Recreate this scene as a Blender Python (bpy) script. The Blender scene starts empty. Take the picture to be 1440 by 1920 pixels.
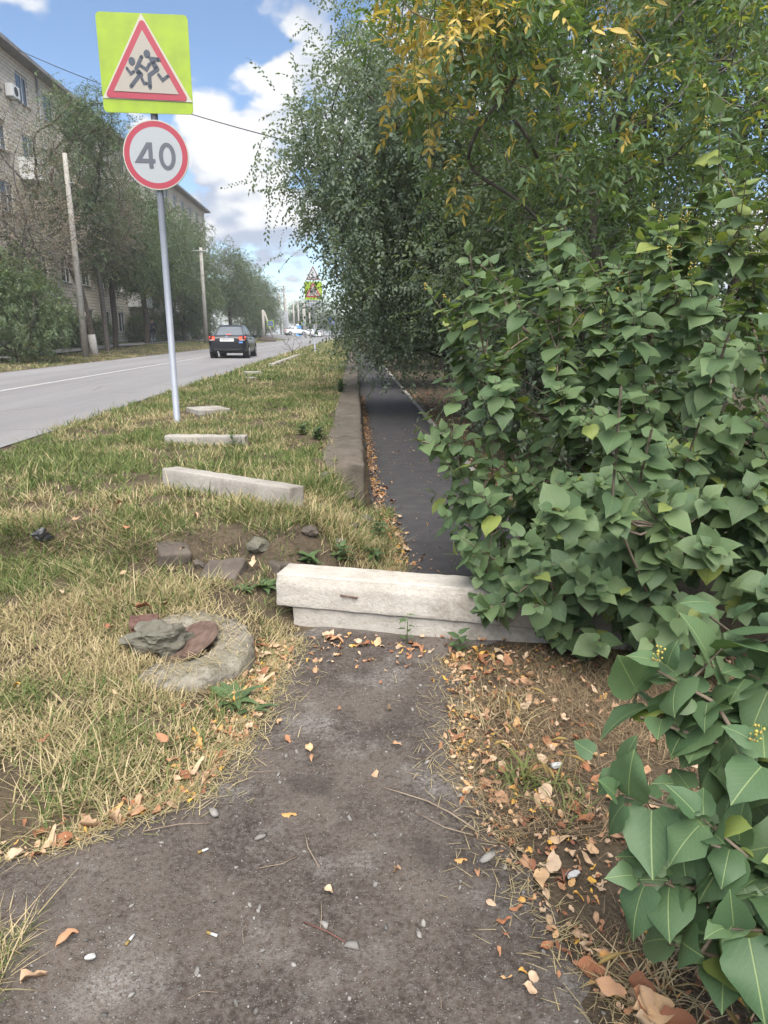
import bpy, bmesh, math, random
import numpy as np
from mathutils import Vector, Matrix, noise as mnoise
from mathutils.bvhtree import BVHTree

R_ = math.radians
sc = bpy.context.scene
col = sc.collection
PI = math.pi

# ------------------------------------------------------------------ camera
CAM = Vector((0.0, 0.0, 1.6))
PITCH, YAW = R_(14.47), R_(2.37)
cd = bpy.data.cameras.new('camera'); cam = bpy.data.objects.new('camera', cd); col.objects.link(cam)
cd.sensor_fit = 'VERTICAL'; cd.sensor_height = 36.0; cd.lens = 24.13
cd.clip_start = 0.05; cd.clip_end = 6000
cam.location = CAM; cam.rotation_euler = (PI/2 - PITCH, 0, -YAW)
sc.camera = cam

# ------------------------------------------------------------------ world, sun, exposure
SUN_EL, SUN_AZ = R_(56), R_(178)          # azimuth measured from +Y towards +X
w = bpy.data.worlds.new('World'); sc.world = w; w.use_nodes = True
nt = w.node_tree; nt.nodes.clear()
def wn(t, **k):
    n = nt.nodes.new(t)
    for a, b in k.items(): setattr(n, a, b)
    return n
def wl(a, b): nt.links.new(a, b)
out = wn('ShaderNodeOutputWorld'); bg = wn('ShaderNodeBackground'); wl(bg.outputs[0], out.inputs[0])
bg.inputs[1].default_value = 0.06
sky = wn('ShaderNodeTexSky', sky_type='NISHITA', sun_disc=False, sun_elevation=SUN_EL, sun_rotation=SUN_AZ,
         air_density=1.0, dust_density=0.5, ozone_density=3.0, altitude=100)
tc = wn('ShaderNodeTexCoord')
sep = wn('ShaderNodeSeparateXYZ'); wl(tc.outputs['Generated'], sep.inputs[0])
def wm(op, a, b=None, c=None, clamp=False):
    n = wn('ShaderNodeMath', operation=op, use_clamp=clamp)
    for i, v in enumerate((a, b, c)):
        if v is None: continue
        if hasattr(v, 'links'): wl(v, n.inputs[i])
        else: n.inputs[i].default_value = v
    return n.outputs[0]
zc = wm('ADD', wm('MAXIMUM', sep.outputs[2], -.05), 0.42)
px = wm('DIVIDE', sep.outputs[0], zc); py = wm('DIVIDE', sep.outputs[1], zc)
CLOUD_OFF = (7.2, 7.0)
def cloud(k, detail, cells=True):
    """cumulus density: a broad field swollen by rounded cells; k < 1 samples a little higher in the sky"""
    cb = wn('ShaderNodeCombineXYZ')
    wl(wm('MULTIPLY_ADD', px, k, CLOUD_OFF[0]), cb.inputs[0]); wl(wm('MULTIPLY_ADD', py, k, CLOUD_OFF[1]), cb.inputs[1])
    n = wn('ShaderNodeTexNoise', noise_dimensions='2D'); n.inputs['Scale'].default_value = 1.75; n.inputs['Detail'].default_value = detail; n.inputs['Roughness'].default_value = 0.52
    wl(cb.outputs[0], n.inputs['Vector']); d = n.outputs[0]
    if cells:
        vm = wn('ShaderNodeVectorMath', operation='MULTIPLY_ADD'); wl(n.outputs[1], vm.inputs[0]); vm.inputs[1].default_value = (.25,)*3; wl(cb.outputs[0], vm.inputs[2])
        for sc_, am in ((6.0, .13), (15.0, .07)):
            v = wn('ShaderNodeTexVoronoi', voronoi_dimensions='2D', feature='F1'); v.inputs['Scale'].default_value = sc_; wl(vm.outputs[0], v.inputs['Vector'])
            d = wm('ADD', d, wm('MULTIPLY', wm('SUBTRACT', .42, v.outputs['Distance']), am))
    return d
c0 = cloud(1.0, 6.0); c1 = cloud(.93, 4.0); c2 = cloud(.80, 1.0, False)
mr = wn('ShaderNodeMapRange', interpolation_type='SMOOTHSTEP'); wl(c0, mr.inputs[0]); mr.inputs[1].default_value = .485; mr.inputs[2].default_value = .535
sh = wn('ShaderNodeMapRange', interpolation_type='SMOOTHSTEP'); wl(wm('ADD', wm('SUBTRACT', c0, c1), wm('MULTIPLY', wm('SUBTRACT', c0, c2), .45)), sh.inputs[0]); sh.inputs[1].default_value = -.09; sh.inputs[2].default_value = .10
ck = wn('ShaderNodeMix', data_type='RGBA'); wl(sh.outputs[0], ck.inputs[0])
ck.inputs[6].default_value = (2.9, 3.3, 4.1, 1); ck.inputs[7].default_value = (5.5, 5.55, 5.6, 1)
mx = wn('ShaderNodeMix', data_type='RGBA'); wl(mr.outputs[0], mx.inputs[0]); wl(sky.outputs[0], mx.inputs[6]); wl(ck.outputs[2], mx.inputs[7])
wl(mx.outputs[2], bg.inputs[0])
w.cycles.sampling_method = 'MANUAL'; w.cycles.sample_map_resolution = 512
sd = bpy.data.lights.new('sun', 'SUN'); sun = bpy.data.objects.new('sun', sd); col.objects.link(sun)
sd.energy = 2.8; sd.angle = R_(60); sd.color = (1.0, .95, .87)
_sv = Vector((math.sin(SUN_AZ)*math.cos(SUN_EL), math.cos(SUN_AZ)*math.cos(SUN_EL), math.sin(SUN_EL)))
sun.rotation_euler = _sv.to_track_quat('Z', 'Y').to_euler(); sun.location = (0, 0, 30)
sc.view_settings.view_transform = 'Standard'; sc.view_settings.look = 'None'
sc.view_settings.exposure = 1.68; sc.view_settings.gamma = 1.0
sc.cycles.use_denoising = True; sc.cycles.use_adaptive_sampling = True; sc.cycles.adaptive_threshold = .03
sc.cycles.max_bounces = 7; sc.cycles.diffuse_bounces = 6; sc.cycles.glossy_bounces = 2; sc.cycles.transmission_bounces = 4; sc.cycles.transparent_max_bounces = 4
sc.cycles.caustics_reflective = False; sc.cycles.caustics_refractive = False

# ------------------------------------------------------------------ numeric helpers
def vnoise(x, y, s, seed=0):
    x = np.asarray(x, float)/s + 1000; y = np.asarray(y, float)/s + 1000
    xi = np.floor(x).astype(np.int64); yi = np.floor(y).astype(np.int64); fx = x-xi; fy = y-yi
    fx = fx*fx*(3-2*fx); fy = fy*fy*(3-2*fy)
    def h(a, b):
        n = (a*374761393 + b*668265263 + seed*974711) & 0x7fffffff
        n = ((n ^ (n >> 13))*1274126177) & 0x7fffffff
        n = n ^ (n >> 16)
        return (n % 65536)/65535.0
    return (h(xi, yi)*(1-fx)+h(xi+1, yi)*fx)*(1-fy) + (h(xi, yi+1)*(1-fx)+h(xi+1, yi+1)*fx)*fy
def fbm(x, y, s, seed=0, o=3):
    r = 0; a = .5; t = 0
    for i in range(o): r = r + a*vnoise(x, y, s/2**i, seed+i*7); t += a; a *= .5
    return r/t
def sstep(a, b, x): t = np.clip((x-a)/(b-a), 0, 1); return t*t*(3-2*t)
def zroad(y): return .45 + .0039*np.clip(y, 0, 150)
ROAD_R, ROAD_C, ROAD_L = -3.7, -7.05, -10.35
def path_left(y):  return np.interp(y, [1.2, 1.62, 1.84, 2.13, 2.65, 3.1, 3.5, 3.9, 4.66, 5.6, 6.6, 12], [-9, -2.2, -1.0, -.60, -.47, -.42, -.36, .15, .36, .34, .26, .24])
def path_right(y): return np.interp(y, [.6, 1.0, 1.29, 1.62, 2.25, 2.84, 3.25, 3.5, 4.6], [1.0, .76, .62, .52, .37, .45, .50, 1.3, 1.33])
def terr(x, y):
    x = np.asarray(x, float); y = np.asarray(y, float)
    zr = zroad(y)
    up = sstep(1.9, 5.4, y)*.62 + .38*sstep(4.02, 4.34, y + .35*(vnoise(x, y, .45, 3)-.5))
    zv = .03 + (zr-.05)*up
    t = sstep(3.3, 4.6, y); t2 = sstep(5.5, 6.3, y); a0 = -.95 + t*.55 + t2*.10; a1 = -.42 + t*.72 - t2*.24
    side = 1 - sstep(a0, a1, x)
    low = .0035*np.clip(y-8, 0, 150) + .05*sstep(1.5, 4, x) + .035*sstep(.45, 1.0, x)*(1-sstep(3.2, 3.9, y))
    z = low + (zv-low)*side
    onroad = 1 - sstep(-4.7, -3.95, x)
    z = z*(1-onroad) + (zr-.03)*onroad
    lft = 1 - sstep(-14.0, -10.4, x)
    z = z + lft*(.04 + .30*sstep(24, 55, y))
    bump = (fbm(x, y, .55, 5)-.5)*.07*np.clip(side-onroad, 0, 1)*(1-sstep(20, 40, y)) + (fbm(x, y, .3, 9)-.5)*.016
    return z + bump*(np.abs(x) < 3.6)
def T1(x, y): return float(terr(np.array([x]), np.array([y]))[0])

# ------------------------------------------------------------------ object helpers
def link(o, parent=None):
    col.objects.link(o)
    if parent is not None: o.parent = parent
    return o
def tag(o, label=None, cat=None, group=None, kind=None):
    if label: o['label'] = label
    if cat: o['category'] = cat
    if group: o['group'] = group
    if kind: o['kind'] = kind
    return o
def empty(name, loc=(0, 0, 0), rz=0, label=None, cat=None, group=None):
    o = bpy.data.objects.new(name, None); o.location = loc; o.rotation_euler = (0, 0, rz); link(o)
    o.empty_display_size = .1
    return tag(o, label, cat, group)
def np_mesh(name, V, F, mats=(), uv=None, attrs=None, smooth=False, matidx=None):
    V = np.ascontiguousarray(V, dtype=np.float32); F = np.ascontiguousarray(F, dtype=np.int32)
    k = F.shape[1]; m = bpy.data.meshes.new(name)
    m.vertices.add(len(V)); m.vertices.foreach_set('co', V.ravel())
    m.loops.add(F.size); m.loops.foreach_set('vertex_index', F.ravel())
    m.polygons.add(len(F)); m.polygons.foreach_set('loop_start', np.arange(0, F.size, k, dtype=np.int32))
    if smooth: m.polygons.foreach_set('use_smooth', np.ones(len(F), dtype=bool))
    if matidx is not None: m.polygons.foreach_set('material_index', np.asarray(matidx, dtype=np.int32))
    if uv is not None:
        l = m.uv_layers.new(name='UVMap'); l.data.foreach_set('uv', np.asarray(uv, dtype=np.float32)[F.ravel()].ravel())
    for n, a in (attrs or {}).items():
        at = m.attributes.new(n, 'FLOAT', 'POINT'); at.data.foreach_set('value', np.asarray(a, dtype=np.float32))
    for mm in (mats if isinstance(mats, (list, tuple)) else [mats]): m.materials.append(mm)
    m.update(calc_edges=True); m.validate()
    return m
def mobj(name, mesh, parent=None, loc=None, rot=None):
    o = bpy.data.objects.new(name, mesh)
    if loc is not None: o.location = loc
    if rot is not None: o.rotation_euler = rot
    return link(o, parent)
def bm_obj(name, bm, mat, parent=None, smooth=False, loc=None, rot=None):
    m = bpy.data.meshes.new(name); bm.normal_update(); bm.to_mesh(m); bm.free()
    for mm in (mat if isinstance(mat, (list, tuple)) else [mat]): m.materials.append(mm)
    if smooth: m.polygons.foreach_set('use_smooth', np.ones(len(m.polygons), dtype=bool))
    return mobj(name, m, parent, loc, rot)
def add_box(bm, c, s, rz=0, bevel=0):
    r = bmesh.ops.create_cube(bm, size=1.0); vs = r['verts']
    M = Matrix.Translation(c) @ Matrix.Rotation(rz, 4, 'Z') @ Matrix.Diagonal((s[0], s[1], s[2], 1))
    bmesh.ops.transform(bm, matrix=M, verts=vs)
    if bevel:
        es = list({e for v in vs for e in v.link_edges})
        bmesh.ops.bevel(bm, geom=es, offset=bevel, segments=2, affect='EDGES', profile=.6)
def box_obj(name, c, s, mat, parent=None, rz=0, bevel=0, rot=None, loc=None):
    bm = bmesh.new(); add_box(bm, c, s, rz, bevel); return bm_obj(name, bm, mat, parent, loc=loc, rot=rot)
def add_tube(bm, pts, rad, n=8, cap=True):
    pts = [Vector(p) for p in pts]
    if not hasattr(rad, '__len__'): rad = [rad]*len(pts)
    rings = []
    for i, p in enumerate(pts):
        d = (pts[min(i+1, len(pts)-1)] - pts[max(i-1, 0)]).normalized()
        ref = Vector((0, 0, 1)) if abs(d.z) < .9 else Vector((1, 0, 0))
        u = d.cross(ref).normalized(); v = d.cross(u)
        rings.append([bm.verts.new(p + (u*math.cos(2*PI*k/n) + v*math.sin(2*PI*k/n))*rad[i]) for k in range(n)])
    for a, b in zip(rings[:-1], rings[1:]):
        for k in range(n): bm.faces.new((a[k], a[(k+1) % n], b[(k+1) % n], b[k]))
    if cap:
        bm.faces.new(rings[0]); bm.faces.new(rings[-1][::-1])
def tube_obj(name, pts, rad, mat, parent=None, n=8, smooth=True, loc=None):
    bm = bmesh.new(); add_tube(bm, pts, rad, n); bmesh.ops.recalc_face_normals(bm, faces=bm.faces)
    return bm_obj(name, bm, mat, parent, smooth, loc=loc)
def add_prism(bm, poly, t, M=None):
    """poly in XZ facing -Y, extruded by t in +Y"""
    a = [bm.verts.new((x, 0, z)) for x, z in poly]; b = [bm.verts.new((x, t, z)) for x, z in poly]
    n = len(poly); bm.faces.new(a); bm.faces.new(b[::-1])
    for i in range(n): bm.faces.new((a[i], b[i], b[(i+1) % n], a[(i+1) % n]))
    if M is not None: bmesh.ops.transform(bm, matrix=M, verts=a+b)
def prism_obj(name, poly, t, mat, parent=None, y=0):
    bm = bmesh.new(); add_prism(bm, poly, t, Matrix.Translation((0, y, 0))); bmesh.ops.recalc_face_normals(bm, faces=bm.faces)
    return bm_obj(name, bm, mat, parent)
def ring_obj(name, outer, inner, t, mat, parent=None, y=0):
    bm = bmesh.new(); n = len(outer)
    A = [[bm.verts.new((x, yy, z)) for x, z in P] for P in (outer, inner) for yy in (y, y+t)]
    of, ob, jf, jb = A
    for i in range(n):
        j = (i+1) % n
        bm.faces.new((of[i], of[j], jf[j], jf[i])); bm.faces.new((ob[j], ob[i], jb[i], jb[j]))
        bm.faces.new((of[j], of[i], ob[i], ob[j])); bm.faces.new((jf[i], jf[j], jb[j], jb[i]))
    bmesh.ops.recalc_face_normals(bm, faces=bm.faces)
    return bm_obj(name, bm, mat, parent)
def add_stroke(bm, pts, wd, t, y=0, roundcap=True):
    """flat ribbon with mitred joints in XZ, thickness t along +Y"""
    P = [Vector(p) for p in pts]; L = []; Rr = []
    for i, p in enumerate(P):
        d0 = (p-P[i-1]).normalized() if i else (P[1]-p).normalized()
        d1 = (P[i+1]-p).normalized() if i < len(P)-1 else d0
        n0 = Vector((-d0.y, d0.x)); n1 = Vector((-d1.y, d1.x)); m = (n0+n1).normalized(); k = wd/2/max(.45, m.dot(n0))
        L.append(p+m*k); Rr.append(p-m*k)
    poly = L + Rr[::-1]
    for a, b in ((0, 1), ):
        pass
    for i in range(len(P)-1):
        add_prism(bm, [L[i], L[i+1], Rr[i+1], Rr[i]], t, Matrix.Translation((0, y, 0)))
    if roundcap:
        for p in (P[0], P[-1]):
            add_prism(bm, [p + Vector((math.cos(a), math.sin(a)))*wd/2*.98 for a in np.linspace(0, 2*PI, 13)[:-1]], t*.97, Matrix.Translation((0, y, 0)))
def rough_box(name, size, mat, parent=None, loc=(0, 0, 0), rot=(0, 0, 0), bevel=.012, cuts=6, amp=.006, scale=9, seed=0, smooth=True, fn=None, cross=None):
    bm = bmesh.new(); bmesh.ops.create_cube(bm, size=1.0)
    for v in bm.verts: v.co = Vector((v.co.x*size[0], v.co.y*size[1], v.co.z*size[2]))
    # slice along the long axis, then bevel, so that pieces stay light
    ax = max(range(3), key=lambda i: size[i])
    for k in range(1, cuts):
        c = Vector((0, 0, 0)); c[ax] = -size[ax]/2 + size[ax]*k/cuts; nn = Vector((0, 0, 0)); nn[ax] = 1
        bmesh.ops.bisect_plane(bm, geom=bm.verts[:]+bm.edges[:]+bm.faces[:], plane_co=c, plane_no=nn)
    for ax2 in range(3):
        if ax2 != ax:
            nn = Vector((0, 0, 0)); nn[ax2] = 1
            for f in (cross or ((-.18, .18) if cuts > 4 else (0,))):
                c = Vector((0, 0, 0)); c[ax2] = f*size[ax2]
                bmesh.ops.bisect_plane(bm, geom=bm.verts[:]+bm.edges[:]+bm.faces[:], plane_co=c, plane_no=nn)
    bm.normal_update()
    es = [e for e in bm.edges if len(e.link_faces) == 2 and e.calc_face_angle(0) > .5]
    bmesh.ops.bevel(bm, geom=es, offset=bevel, segments=2, affect='EDGES', profile=.5)
    bm.normal_update(); off = Vector((seed*3.7, seed*1.3, seed*2.1))
    for v in bm.verts:
        q = (v.co+off)*scale
        v.co += v.normal*(mnoise.noise(q)*amp + mnoise.noise(q*2.7)*amp*.5)
        if fn: fn(v)
    return bm_obj(name, bm, mat, parent, smooth, loc, rot)
def rock_obj(name, size, mat, parent=None, loc=(0, 0, 0), rot=(0, 0, 0), seed=0, sub=2, amp=.35, planes=7, smooth=False):
    bm = bmesh.new(); bmesh.ops.create_icosphere(bm, subdivisions=sub, radius=1.0); rr = random.Random(seed)
    pl = []
    for _ in range(planes):
        d = Vector((rr.uniform(-1, 1), rr.uniform(-1, 1), rr.uniform(-1, 1))).normalized(); pl.append((d, rr.uniform(.55, .85)))
    for v in bm.verts:
        for d, h in pl:
            k = v.co.dot(d)
            if k > h: v.co -= d*(k-h)
        v.co *= 1 + mnoise.noise(v.co*2.2 + Vector((seed*2.3, 0, 0)))*amp*.4 + mnoise.noise(v.co*6 + Vector((0, seed*1.7, 0)))*amp*.12
        v.co = Vector((v.co.x*size[0], v.co.y*size[1], v.co.z*size[2]))
    return bm_obj(name, bm, mat, parent, smooth, loc, rot)

# ------------------------------------------------------------------ materials
class G:
    def __init__(s, name):
        s.m = bpy.data.materials.new(name); s.m.use_nodes = True; s.t = s.m.node_tree; s.t.nodes.clear()
        s.out = s.n('ShaderNodeOutputMaterial')
    def n(s, t, **k):
        x = s.t.nodes.new(t)
        for a, b in k.items(): setattr(x, a, b)
        return x
    def set(s, sock, v):
        if hasattr(v, 'links'): s.t.links.new(v, sock)
        elif isinstance(v, (tuple, list)) and len(v) == 3 and sock.type == 'RGBA': sock.default_value = (*v, 1)
        else: sock.default_value = v
    def math(s, op, a, b=0.0, clamp=False):
        x = s.n('ShaderNodeMath', operation=op, use_clamp=clamp); s.set(x.inputs[0], a); s.set(x.inputs[1], b); return x.outputs[0]
    def coord(s, kind='Object'): return s.n('ShaderNodeTexCoord').outputs[kind]
    def pos(s): return s.n('ShaderNodeNewGeometry').outputs['Position']
    def noise(s, vec, scale, detail=4, rough=.55):
        x = s.n('ShaderNodeTexNoise'); s.set(x.inputs['Vector'], vec); x.inputs['Scale'].default_value = scale; x.inputs['Detail'].default_value = detail; x.inputs['Roughness'].default_value = rough
        return x.outputs[0]
    def voro(s, vec, scale, out='Distance', feature='F1'):
        x = s.n('ShaderNodeTexVoronoi', feature=feature); s.set(x.inputs['Vector'], vec); x.inputs['Scale'].default_value = scale; return x.outputs[out]
    def ramp(s, f, a, b, lo=0.0, hi=1.0):
        x = s.n('ShaderNodeMapRange'); s.set(x.inputs[0], f); x.inputs[1].default_value = a; x.inputs[2].default_value = b; x.inputs[3].default_value = lo; x.inputs[4].default_value = hi; return x.outputs[0]
    def mix(s, f, a, b, mode='MIX'):
        x = s.n('ShaderNodeMix', data_type='RGBA', blend_type=mode); s.set(x.inputs[0], f); s.set(x.inputs[6], a); s.set(x.inputs[7], b); return x.outputs[2]
    def attr(s, name): return s.n('ShaderNodeAttribute', attribute_name=name).outputs['Fac']
    def bump(s, h, strength=.4, dist=.01):
        x = s.n('ShaderNodeBump'); s.set(x.inputs['Height'], h); x.inputs['Strength'].default_value = strength; x.inputs['Distance'].default_value = dist; return x.outputs[0]
    def bsdf(s, color, rough=.8, spec=.3, normal=None, metal=0.0, link=True, coat=0):
        x = s.n('ShaderNodeBsdfPrincipled'); s.set(x.inputs['Base Color'], color); s.set(x.inputs['Roughness'], rough); x.inputs['Metallic'].default_value = metal
        x.inputs['Specular IOR Level'].default_value = spec; x.inputs['Coat Weight'].default_value = coat; x.inputs['Coat Roughness'].default_value = .06
        if normal is not None: s.set(x.inputs['Normal'], normal)
        if link: s.t.links.new(x.outputs[0], s.out.inputs[0])
        return x.outputs[0]
def simple(name, c, rough=.6, spec=.4, c2=None, scale=8, bump=0, bscale=40, metal=0, coat=0, lo=.35, hi=.65):
    g = G(name); v = g.coord(); cc = c
    if c2: cc = g.mix(g.ramp(g.noise(v, scale, 5), lo, hi), c, c2)
    nn = g.bump(g.noise(v, bscale, 5), bump, .01) if bump else None
    g.bsdf(cc, rough, spec, nn, metal, coat=coat); return g.m
def concrete(name, c, c2, dirt, pores=True, bstr=.5, dirt_amt=.5):
    g = G(name); v = g.coord()
    f = g.ramp(g.noise(v, 5, 6, .6), .35, .68); cc = g.mix(f, c, c2)
    d = g.ramp(g.noise(v, 2.3, 7, .65), .52, .75, 0, dirt_amt); cc = g.mix(d, cc, dirt)
    h = g.math('ADD', g.noise(v, 60, 6, .7), g.math('MULTIPLY', g.noise(v, 14, 4, .6), 1.2))
    cc = g.mix(g.ramp(g.noise(v, 38, 5, .7), .42, .72, 0, .35), cc, dirt)
    if pores:
        p = g.ramp(g.voro(v, 42), .02, .16); pm = g.ramp(g.noise(v, 7, 2), .5, .62); pk = g.math('MULTIPLY', g.math('SUBTRACT', 1.0, p), pm)
        cc = g.mix(g.math('MULTIPLY', pk, .8), cc, dirt); h = g.math('SUBTRACT', h, g.math('MULTIPLY', pk, .9))
    g.bsdf(cc, .92, .2, g.bump(h, bstr, .006)); return g.m
def leafmat(name, c1, c2, c3=None, trans=.3, rough=.45, spec=.4, veins=False, vein=(.30, .36, .16)):
    g = G(name); t = g.attr('tint')
    cc = g.mix(g.ramp(t, 0, .8), c1, c2)
    if c3: cc = g.mix(g.ramp(t, .86, .97), cc, c3)
    nn = None
    if veins:
        uv = g.n('ShaderNodeUVMap').outputs[0]; s = g.n('ShaderNodeSeparateXYZ'); g.set(s.inputs[0], uv); u = g.math('ABSOLUTE', s.outputs[0]); vv = s.outputs[1]
        mid = g.ramp(u, .004, .018, 1, 0)
        lat = g.math('FRACT', g.math('SUBTRACT', g.math('MULTIPLY', vv, 7.0), g.math('MULTIPLY', u, 8.5)))
        lat = g.ramp(g.math('ABSOLUTE', g.math('SUBTRACT', lat, .5)), .0, .06, .28, 0)
        ve = g.math('MAXIMUM', mid, g.math('MULTIPLY', lat, g.ramp(u, .1, .42, 1, .2)))
        cc = g.mix(g.math('MULTIPLY', ve, .75), cc, vein)
        nz = g.noise(g.coord(), 25, 3); cc = g.mix(g.ramp(nz, .3, .8, 0, .3), cc, c2)
        cc = g.mix(g.ramp(g.noise(g.coord(), 7.0, 5, .75), .66, .72, 0, .55), cc, (.15, .11, .05)); nn = g.bump(g.math('MULTIPLY', ve, -1), .35, .003)
    b = g.bsdf(cc, rough, spec, nn, link=False)
    tr = g.n('ShaderNodeBsdfTranslucent'); g.set(tr.inputs[0], g.mix(1.0, cc, (1.0, 1.0, .42), 'MULTIPLY'))
    ms = g.n('ShaderNodeMixShader'); ms.inputs[0].default_value = trans; g.t.links.new(b, ms.inputs[1]); g.t.links.new(tr.outputs[0], ms.inputs[2]); g.t.links.new(ms.outputs[0], g.out.inputs[0])
    return g.m

M = {}
# soil sheet: bare earth, thatch and worn spots
g = G('soil'); v = g.pos()
n1 = g.noise(v, 1.3, 6, .6); n2 = g.noise(v, 9, 6, .65); n3 = g.noise(v, 70, 4, .7)
cc = g.mix(g.ramp(n2, .35, .7), (.042, .032, .025), (.105, .08, .055))
cc = g.mix(g.ramp(n1, .45, .65, 0, .65), cc, (.13, .10, .062))
cc = g.mix(g.ramp(n3, .45, .75, 0, .5), cc, (.17, .135, .09))
g.bsdf(cc, .95, .15, g.bump(g.math('ADD', n2, g.math('MULTIPLY', n3, .5)), .9, .03)); M['soil'] = g.m
# worn asphalt footpath with dust, stains and light aggregate
g = G('worn_asphalt'); v = g.pos()
n1 = g.noise(v, 1.7, 6, .6); n2 = g.noise(v, 6.5, 8, .7); n3 = g.noise(v, 60, 6, .8)
cc = g.mix(g.ramp(n2, .36, .64), (.041, .032, .027), (.076, .060, .050))
cc = g.mix(g.ramp(n1, .42, .62, 0, .75), cc, (.135, .110, .092))
cc = g.mix(g.ramp(n3, .46, .62, 0, .8), cc, (.13, .115, .105)); cc = g.mix(g.ramp(n3, .46, .36, 0, .75), cc, (.028, .024, .022)); n6 = g.noise(v, 2.6, 5, .6); cc = g.mix(g.math('MULTIPLY', g.ramp(n6, .53, .66), g.ramp(g.noise(v, 85, 4, .8), .42, .6)), cc, (.22, .205, .19))
vd = g.voro(v, 130); vc = g.voro(v, 130, 'Color'); s = g.n('ShaderNodeSeparateColor'); g.set(s.inputs[0], vc)
pm = g.math('MULTIPLY', g.ramp(vd, .20, .36, 1, 0), g.ramp(s.outputs[0], .42, .5)); pm = g.math('MULTIPLY', pm, g.ramp(n1, .35, .6, .35, 1))
cc = g.mix(g.math('MULTIPLY', pm, .8), cc, g.mix(s.outputs[1], (.12, .11, .105), (.34, .32, .30)))
n5 = g.noise(v, 3.1, 3, .5); cc = g.mix(g.ramp(n5, .58, .68, 0, .55), cc, (.042, .034, .031))
h = g.math('ADD', g.math('MULTIPLY', n3, .6), g.math('MULTIPLY', pm, .8))
g.bsdf(cc, .93, .2, g.bump(g.math('ADD', h, n2), .8, .012)); M['path'] = g.m
# fresh dark asphalt beyond the beam
g = G('dark_asphalt'); v = g.pos(); n2 = g.noise(v, 5, 6, .65); n3 = g.noise(v, 90, 4, .7)
cc = g.mix(g.ramp(n2, .3, .7), (.040, .038, .041), (.070, .066, .069)); cc = g.mix(g.ramp(n3, .5, .8, 0, .5), cc, (.12, .116, .116))
g.bsdf(cc, .88, .3, g.bump(n3, .5, .006)); M['path_dark'] = g.m
# grey road
g = G('road_asphalt'); v = g.pos(); mp = g.n('ShaderNodeMapping'); g.set(mp.inputs[0], v); mp.inputs['Scale'].default_value = (1.0, .06, 1)
n1 = g.noise(mp.outputs[0], 1.3, 6, .6); n2 = g.noise(v, .8, 6, .6); n3 = g.noise(v, 55, 4, .75)
cc = g.mix(g.ramp(n1, .3, .72), (.145, .14, .147), (.225, .22, .225)); cc = g.mix(g.ramp(n2, .5, .7, 0, .5), cc, (.18, .17, .162)); cc = g.mix(g.ramp(n3, .4, .75, 0, .35), cc, (.26, .25, .25))
vr = g.voro(v, .45, feature='DISTANCE_TO_EDGE'); cc = g.mix(g.math('MULTIPLY', g.ramp(vr, .0, .012, 1, 0), g.ramp(n2, .5, .56)), cc, (.10, .095, .095))
g.bsdf(cc, .85, .3, g.bump(n3, .4, .008)); M['road'] = g.m
g = G('road_paint'); v = g.pos(); g.bsdf(g.mix(g.ramp(g.noise(v, 12, 6, .7), .45, .7, 0, .6), (.38, .38, .37), (.20, .19, .19)), .7, .3); M['paint'] = g.m
M['pave'] = simple('pavement_asphalt', (.17, .165, .165), .9, .2, (.24, .23, .22), 3, .4)
M['beam'] = concrete('whitewashed_concrete', (.48, .45, .41), (.39, .36, .32), (.20, .17, .135), True, 1.0, .75)
M['beam2'] = concrete('grey_concrete', (.36, .34, .31), (.28, .262, .24), (.15, .125, .10), True, .7, .6)
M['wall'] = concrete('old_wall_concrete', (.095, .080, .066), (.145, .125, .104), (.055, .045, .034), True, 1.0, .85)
g = G('lichen_concrete'); v = g.coord(); a_ = g.noise(v, 9, 7, .65); b_ = g.noise(v, 34, 6, .7); c_ = g.noise(v, 3.5, 4, .6)
cc = g.mix(g.ramp(a_, .38, .62), (.12, .105, .085), (.27, .245, .205)); cc = g.mix(g.ramp(b_, .45, .65, 0, .75), cc, (.36, .335, .285)); cc = g.mix(g.ramp(g.noise(v, 22, 5, .7), .55, .68, 0, .85), cc, (.075, .062, .045)); cc = g.mix(g.ramp(c_, .5, .65, 0, .5), cc, (.20, .19, .125))
g.bsdf(cc, .95, .15, g.bump(g.math('ADD', a_, b_), 1.0, .02)); M['ring'] = g.m
M['rubble'] = concrete('rubble_stone', (.11, .105, .082), (.18, .17, .14), (.055, .05, .034), False, 1.0, .7)
M['slab'] = simple('brown_slab', (.075, .062, .052), .9, .2, (.125, .105, .088), 6, .7)
M['brick'] = simple('dirty_red_brick', (.095, .050, .040), .95, .15, (.15, .095, .080), 14, .8, 60)
M['rust'] = simple('rusty_iron', (.085, .056, .044), .95, .1, (.15, .105, .086), 22, .9)
M['galv'] = simple('galvanised_grey_paint', (.22, .24, .285), .45, .5, (.19, .21, .25), 5)
M['sign_back'] = simple('sign_metal', (.40, .41, .42), .45, .5, metal=.3)
M['sign_fluor'] = simple('fluorescent_yellow_green', (.26, .37, .020), .45, .4, (.215, .305, .026), 5)
M['sign_red'] = simple('sign_red_film', (.30, .028, .050), .42, .5)
M['sign_white'] = simple('sign_white_film', (.30, .27, .235), .42, .5)
M['sign_white2'] = simple('speed_sign_white_film', (.30, .32, .34), .4, .5)
M['sign_rim'] = simple('sign_pale_rim', (.38, .37, .31), .45, .5)
M['sign_black'] = simple('sign_black_film', (.035, .045, .065), .45, .5)
M['sign_grey'] = simple('speed_sign_digit_film', (.075, .08, .10), .45, .5)
M['sign_blue'] = simple('sign_blue_film', (.02, .07, .30), .42, .5)
M['pole'] = concrete('pole_concrete', (.36, .345, .315), (.31, .295, .27), (.22, .205, .18), False, .3, .5)
M['wood_pole'] = simple('weathered_pole_wood', (.16, .13, .11), .9, .2, (.24, .20, .17), 8, .4)
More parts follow.
